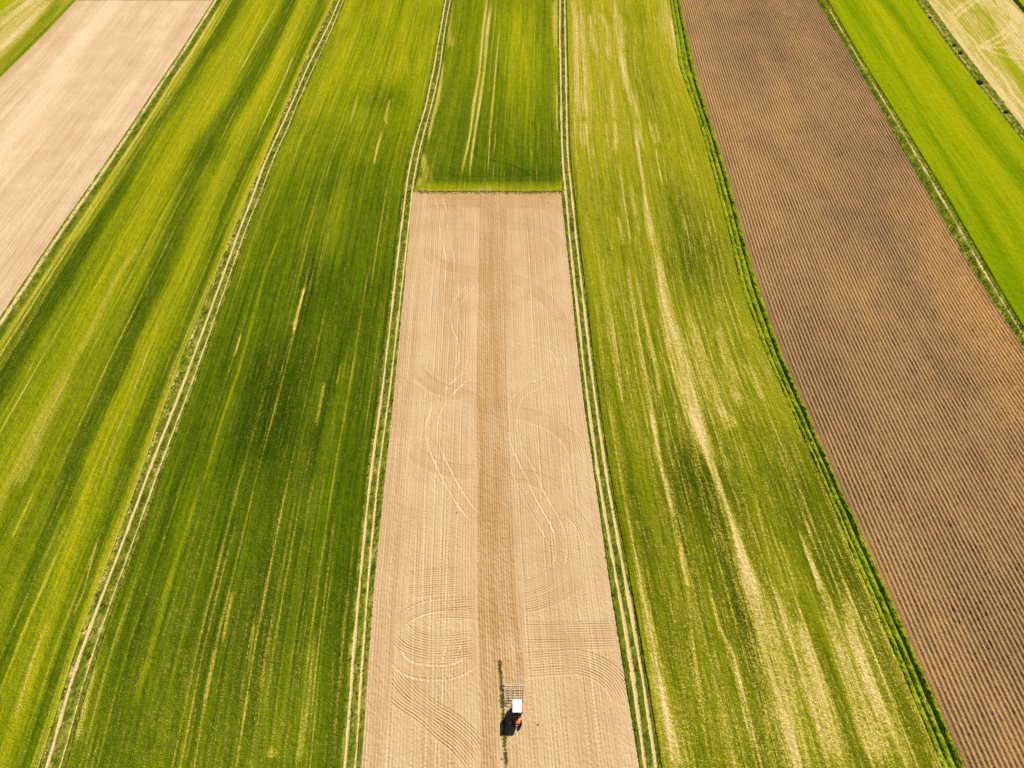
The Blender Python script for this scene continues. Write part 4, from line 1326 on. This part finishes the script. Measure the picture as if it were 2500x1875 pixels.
for s in (-1, 1):
    wheel_part('rear_wheel', s * .66, 0.0, .70, .36, True, tr)
    wheel_part('front_wheel', s * .62, -2.02, .40, .22, True, tr)
    f = MB()                                                    # curved fender over the rear wheel
    R0 = .80
    seg = [(R0 * math.sin(a), .70 + R0 * math.cos(a)) for a in np.linspace(-1.25, 1.35, 14)]
    prev = None
    for (yy, zz) in seg:
        ring = [f.b.verts.new((s * .46, yy, zz)), f.b.verts.new((s * .88, yy, zz)), f.b.verts.new((s * .88, yy * .97, .70 + (zz - .70) * .97 - .0)), f.b.verts.new((s * .46, yy * .97, .70 + (zz - .70) * .97))]
        if prev:
            for k in range(4):
                f.b.faces.new((prev[k], prev[(k + 1) % 4], ring[(k + 1) % 4], ring[k]))
        prev = ring
    f.build('fender', P_red, tr, smooth=False)
    h = MB()
    h.tube((s * .2, -2.40, 1.02), (s * .2, -2.47, 1.02), .085, 16, .095)
    hl = h.build('headlight', P_dark, tr, smooth=False)
    MB().lathe_x([(0, .001), (0, .08)], (0, 0, 0), 16).build('lens', P_lamp, hl)
    lens = hl.children[0]
    lens.rotation_euler = (0, 0, math.radians(90))
    lens.location = (s * .2, -2.478, 1.02)
    mm = MB()
    mm.tube((s * .70, -.98, 1.75), (s * .98, -1.08, 1.78), .015, 6)
    mm.box((s * 1.0, -1.08, 1.80), (.16, .03, .24), None, .01)
    mm.build('mirror', P_dark, tr)

b = MB()                                                        # gearbox, axle housings, engine block
b.box((0, -.15, .72), (.42, 1.0, .46))
b.box((0, -1.35, .70), (.40, 1.5, .42))
b.tube((-.55, 0, .70), (.55, 0, .70), .13, 14)
b.box((0, .42, .62), (.3, .3, .3))
b.build('chassis', P_dark, tr)
b = MB()
b.box((0, -2.02, .42), (1.02, .13, .13))
b.box((0, -2.05, .55), (.34, .5, .2))
for s in (-1, 1):
    b.tube((s * .50, -2.02, .30), (s * .50, -2.02, .55), .05, 10)
b.build('front_axle', P_red, tr)
b = MB()                                                        # bonnet with rounded shoulders
prof = [(-.31, .92), (-.31, 1.25), (-.25, 1.34), (-.12, 1.375), (.12, 1.375), (.25, 1.34), (.31, 1.25), (.31, .92)]
rings = []
for yy, k, dz in ((-.80, 1.0, .03), (-1.5, 1.0, .01), (-2.15, .98, -.03), (-2.36, .95, -.06), (-2.42, .88, -.12)):
    rings.append([b.b.verts.new((px * k, yy, pz + dz * (1 if pz > 1.2 else .2))) for px, pz in prof])
for a, c in zip(rings[:-1], rings[1:]):
    for k in range(len(prof) - 1):
        b.b.faces.new((a[k], a[k + 1], c[k + 1], c[k]))
    b.b.faces.new((a[-1], a[0], c[0], c[-1]))
b.b.faces.new(rings[0])
b.b.faces.new(rings[-1][::-1])
bon = b.build('bonnet', P_red, tr, smooth=False)
gr = MB()
for k in range(7):
    gr.box((0, -2.435, .95 + k * .04), (.30, .02, .018), None, 0)
gr.box((0, -2.428, 1.07), (.34, .012, .32), None, .003)
gr.build('grille', P_dark, bon)
b = MB()
b.tube((.20, -1.55, 1.36), (.20, -1.55, 1.66), .055, 12)
b.tube((.20, -1.55, 1.66), (.20, -1.55, 2.15), .03, 12)
b.tube((.20, -1.55, 2.15), (.20, -1.49, 2.24), .03, 12)
b.build('exhaust_pipe', P_dark, tr)
b = MB()
b.tube((-.16, -1.25, 1.36), (-.16, -1.25, 1.62), .03, 10)
b.tube((-.16, -1.25, 1.60), (-.16, -1.25, 1.72), .08, 14)
b.build('air_cleaner', P_dark, tr)
# cab
b = MB()
posts = [(-.64, -.92), (.64, -.92), (-.66, .62), (.66, .62), (-.68, -.1), (.68, -.1)]
for px, py in posts:
    b.box((px, py, 1.72), (.06, .06, 1.34), None, .012)
for py in (-.92, .62):
    b.box((0, py, 2.40), (1.26, .055, .06), None, .01)
    b.box((0, py, 1.06), (1.26, .055, .05), None, .01)
for s in (-1, 1):
    b.box((s * .66, -.15, 2.42), (.055, 1.48, .05), None, .01)
b.build('cab_frame', P_red, tr)
b = MB()
b.box((0, -.15, 2.50), (1.46, 1.86, .11), None, .045, (.96, .97))
b.build('cab_roof', P_white, tr)
b = MB()
b.box((0, -.935, 1.74), (1.20, .012, 1.26), None, 0)
b.build('windscreen', P_glass, tr)
b = MB()
b.box((0, .635, 1.74), (1.24, .012, 1.26), None, 0)
b.build('rear_window', P_glass, tr)
for s in (-1, 1):
    b = MB()
    b.box((s * .67, -.51, 1.74), (.012, .74, 1.24), None, 0)
    dr = b.build('door', P_glass, tr)
    b = MB()
    b.box((s * .69, -.25, 1.45), (.03, .14, .03), None, .008)
    b.build('handle', P_dark, dr)
b = MB()
b.box((0, .12, 1.12), (.46, .44, .12), None, .04)
b.box((0, .34, 1.38), (.44, .10, .46), None, .04)
b.build('seat', P_seat, tr)
b = MB()
b.tube((0, -.78, 1.12), (0, -.50, 1.46), .025, 8)
for k in range(16):
    a0, a1 = 2 * math.pi * k / 16, 2 * math.pi * (k + 1) / 16
    q = Vector((0, .28, .34)).normalized().to_track_quat('Z', 'Y').to_matrix()
    c0 = Vector((0, -.50, 1.46))
    b.tube(c0 + q @ Vector((.19 * math.cos(a0), .19 * math.sin(a0), 0)), c0 + q @ Vector((.19 * math.cos(a1), .19 * math.sin(a1), 0)), .016, 6)
b.build('steering_wheel', P_dark, tr)
b = MB()
for s in (-1, 1):
    b.tube((s * .36, .25, .55), (s * .44, 1.22, .50), .035, 8)
    b.tube((s * .40, .75, 1.0), (s * .42, .85, .53), .02, 8)
b.tube((0, .45, .95), (0, 1.2, .92), .03, 8)
b.build('hitch_arms', P_red, tr)
for s in (-1, 1):
    MB().box((s * .50, -1.05, .52), (.30, .36, .05), None, .01).build('step', P_dark, tr)

# ------------------------------------------------------------------ harrow
hr = bpy.data.objects.new('harrow', None)
col.objects.link(hr)
HX = float(g(1257, 1700)[0])
hr.location = (HX, TY, GZ)
tag(hr, 'wide dusty tine harrow of crossbars hitched behind the orange-red tractor', 'harrow')
b = MB()
ox = TX - HX
b.tube((ox - .44, 1.24, .50), (ox + .44, 1.24, .50), .035, 8)
b.tube((ox - .40, 1.27, .50), (ox, 1.27, .95), .03, 8)
b.tube((ox + .40, 1.27, .50), (ox, 1.27, .95), .03, 8)
b.tube((ox, 1.27, .95), (ox, 1.95, .45), .03, 8)
b.build('headstock', P_dust, hr)
b = MB()
for px in (-1.55, -.75, 0.0, .75, 1.55):
    b.box((px, 2.45, .42), (.06, 2.1, .07), None, .01)
b.build('frame', P_dust, hr)
bars = [1.45, 1.82, 2.18, 2.54, 2.90, 3.26, 3.52]
for k, py in enumerate(bars):
    b = MB()
    b.box((0, py, .475), (3.35 if k else 2.9, .10, .05), None, .01)
    b.build('crossbar', P_dust, hr)
for k, py in enumerate(bars[1:6]):
    for j in range(11):
        px = -1.56 + j * .31 + (.08 if k % 2 else 0)
        if px > 1.62:
            continue
        b = MB()
        b.tube((px, py + .07, .46), (px, py + .10, .22), .024, 6)
        b.tube((px, py + .10, .22), (px, py - .04, -.04), .024, 6, .014)
        b.box((px, py + .05, .51), (.07, .14, .035), None, 0)
        b.build('tine', P_tine, hr)
b = MB()                                                         # crumbler roller at the back
for k in range(10):
    a = 2 * math.pi * k / 10
    b.tube((-1.6, 3.72 + .12 * math.cos(a), .13 + .12 * math.sin(a)), (1.6, 3.72 + .12 * math.cos(a), .13 + .12 * math.sin(a)), .014, 5)
for px in (-1.6, -.8, 0, .8, 1.6):
    b.tube((px - .01, 3.72, .13), (px + .01, 3.72, .13), .13, 14)
b.build('roller', P_dust, hr)
b = MB()                                                         # side arm reaching over the weeds
b.tube((ox - .46, 1.22, .72), (ox - 1.05, 1.20, .70), .045, 8)
b.tube((ox - 1.05, 1.20, .70), (ox - 1.32, 1.42, .66), .045, 8)
b.tube((ox - 1.32, 1.42, .66), (ox - 1.35, 1.75, .48), .04, 8)
b.build('side_arm', P_dark, hr)

# thin drift of dust behind the harrow's right end
dm = bpy.data.materials.new('dust')
dm.use_nodes = True
nt = dm.node_tree
nt.nodes.remove(nt.nodes['Principled BSDF'])
pv = nt.nodes.new('ShaderNodeVolumePrincipled')
pv.inputs['Color'].default_value = (.99, .95, .88, 1)
pv.inputs['Anisotropy'].default_value = .2
tc = nt.nodes.new('ShaderNodeTexCoord')
ln_ = nt.nodes.new('ShaderNodeVectorMath')
ln_.operation = 'LENGTH'
nt.links.new(tc.outputs['Object'], ln_.inputs[0])
mr = nt.nodes.new('ShaderNodeMapRange')
mr.interpolation_type = 'SMOOTHSTEP'
mr.inputs['From Min'].default_value = 1.0
mr.inputs['From Max'].default_value = 0.0
mr.inputs['To Max'].default_value = .5
nt.links.new(ln_.outputs['Value'], mr.inputs['Value'])
nz = nt.nodes.new('ShaderNodeTexNoise')
nz.inputs['Scale'].default_value = 1.6
nt.links.new(tc.outputs['Object'], nz.inputs['Vector'])
mu = nt.nodes.new('ShaderNodeMath')
mu.operation = 'MULTIPLY'
nt.links.new(mr.outputs['Result'], mu.inputs[0])
nt.links.new(nz.outputs['Fac'], mu.inputs[1])
nt.links.new(mu.outputs[0], pv.inputs['Density'])
nt.links.new(pv.outputs['Volume'], nt.nodes['Material Output'].inputs['Volume'])
bm = bmesh.new()
bmesh.ops.create_icosphere(bm, subdivisions=3, radius=1.0)
me = bpy.data.meshes.new('dust')
bm.to_mesh(me)
bm.free()
me.materials.append(dm)
du = bpy.data.objects.new('dust', me)
col.objects.link(du)
dx_, dy_ = g(1268, 1658)
du.location = (float(dx_), float(dy_), .75)
du.scale = (1.5, 2.0, .6)
tag(du, 'faint puff of pale dust behind the right end of the harrow', 'dust', kind='stuff')

# ------------------------------------------------------------------ a few dark clods on the bare plot
P_clod = NT('clod_soil', .95, .1)
P_clod = P_clod.out(P_clod.ramp(P_clod.noise(P_clod.obj(), 5.0), [(.3, (.16, .10, .055)), (.7, (.26, .165, .09))]))
clods = [(1225, 1852, .10, 'dark clod left of the weed row near the bottom edge of the photo'),
         (1313, 1769, .11, 'lone dark clod on the bare soil right of the tractor'),
         (1116, 1252, .12, 'dark clod left of the fresh middle pass, halfway down the plot')]
for (u, v, r, lab) in clods:
    bm = bmesh.new()
    bmesh.ops.create_icosphere(bm, subdivisions=3, radius=1.0)
    for vv in bm.verts:
        q = vv.co.copy()
        k = .75 + .5 * float(fbm(np.array(q.x * 1.7 + u), np.array(q.y * 1.7 + q.z * 2.3), 3))
        vv.co = Vector((q.x * r * k * 1.2, q.y * r * k, q.z * r * k * .75))
    me = bpy.data.meshes.new('clod')
    bm.to_mesh(me)
    bm.free()
    me.materials.append(P_clod)
    o = bpy.data.objects.new('clod', me)
    col.objects.link(o)
    cx, cy = g(u, v)
    o.location = (float(cx), float(cy), .15)
    tag(o, lab, 'clod', 'dark clods on the bare soil plot')

# ------------------------------------------------------------------ camera, sun, sky
cam = bpy.data.cameras.new('camera')
co = bpy.data.objects.new('camera', cam)
col.objects.link(co)
co.location = (0, 0, HC)
co.rotation_euler = (math.pi / 2 - PITCH, 0, 0)
cam.sensor_width = 36
cam.lens = 36 * FPX / PW
cam.clip_end = 20000
scene.camera = co

ELEV, AZ = math.radians(37), math.radians(36)
sd = Vector((math.cos(ELEV) * math.sin(AZ), math.cos(ELEV) * math.cos(AZ), math.sin(ELEV)))
sl = bpy.data.lights.new('sun', 'SUN')
sl.energy = 5.0
sl.angle = math.radians(.5)
sl.color = (1.0, .93, .80)
so = bpy.data.objects.new('sun', sl)
col.objects.link(so)
so.rotation_euler = sd.to_track_quat('Z', 'Y').to_euler()
so.location = (60, 80, 160)

w = bpy.data.worlds.new('World')
scene.world = w
w.use_nodes = True
sky = w.node_tree.nodes.new('ShaderNodeTexSky')
sky.sky_type = 'NISHITA'
sky.sun_disc = False
sky.air_density = 0.45
sky.dust_density = 0.3
sky.sun_elevation = ELEV
sky.sun_rotation = AZ
bg = w.node_tree.nodes['Background']
bg.inputs['Strength'].default_value = 0.05
w.node_tree.links.new(sky.outputs['Color'], bg.inputs['Color'])

vs = scene.view_settings
vs.view_transform = 'Standard'
vs.look = 'None'
vs.gamma = 1
vs.exposure = 1.15
scene.cycles.use_denoising = False
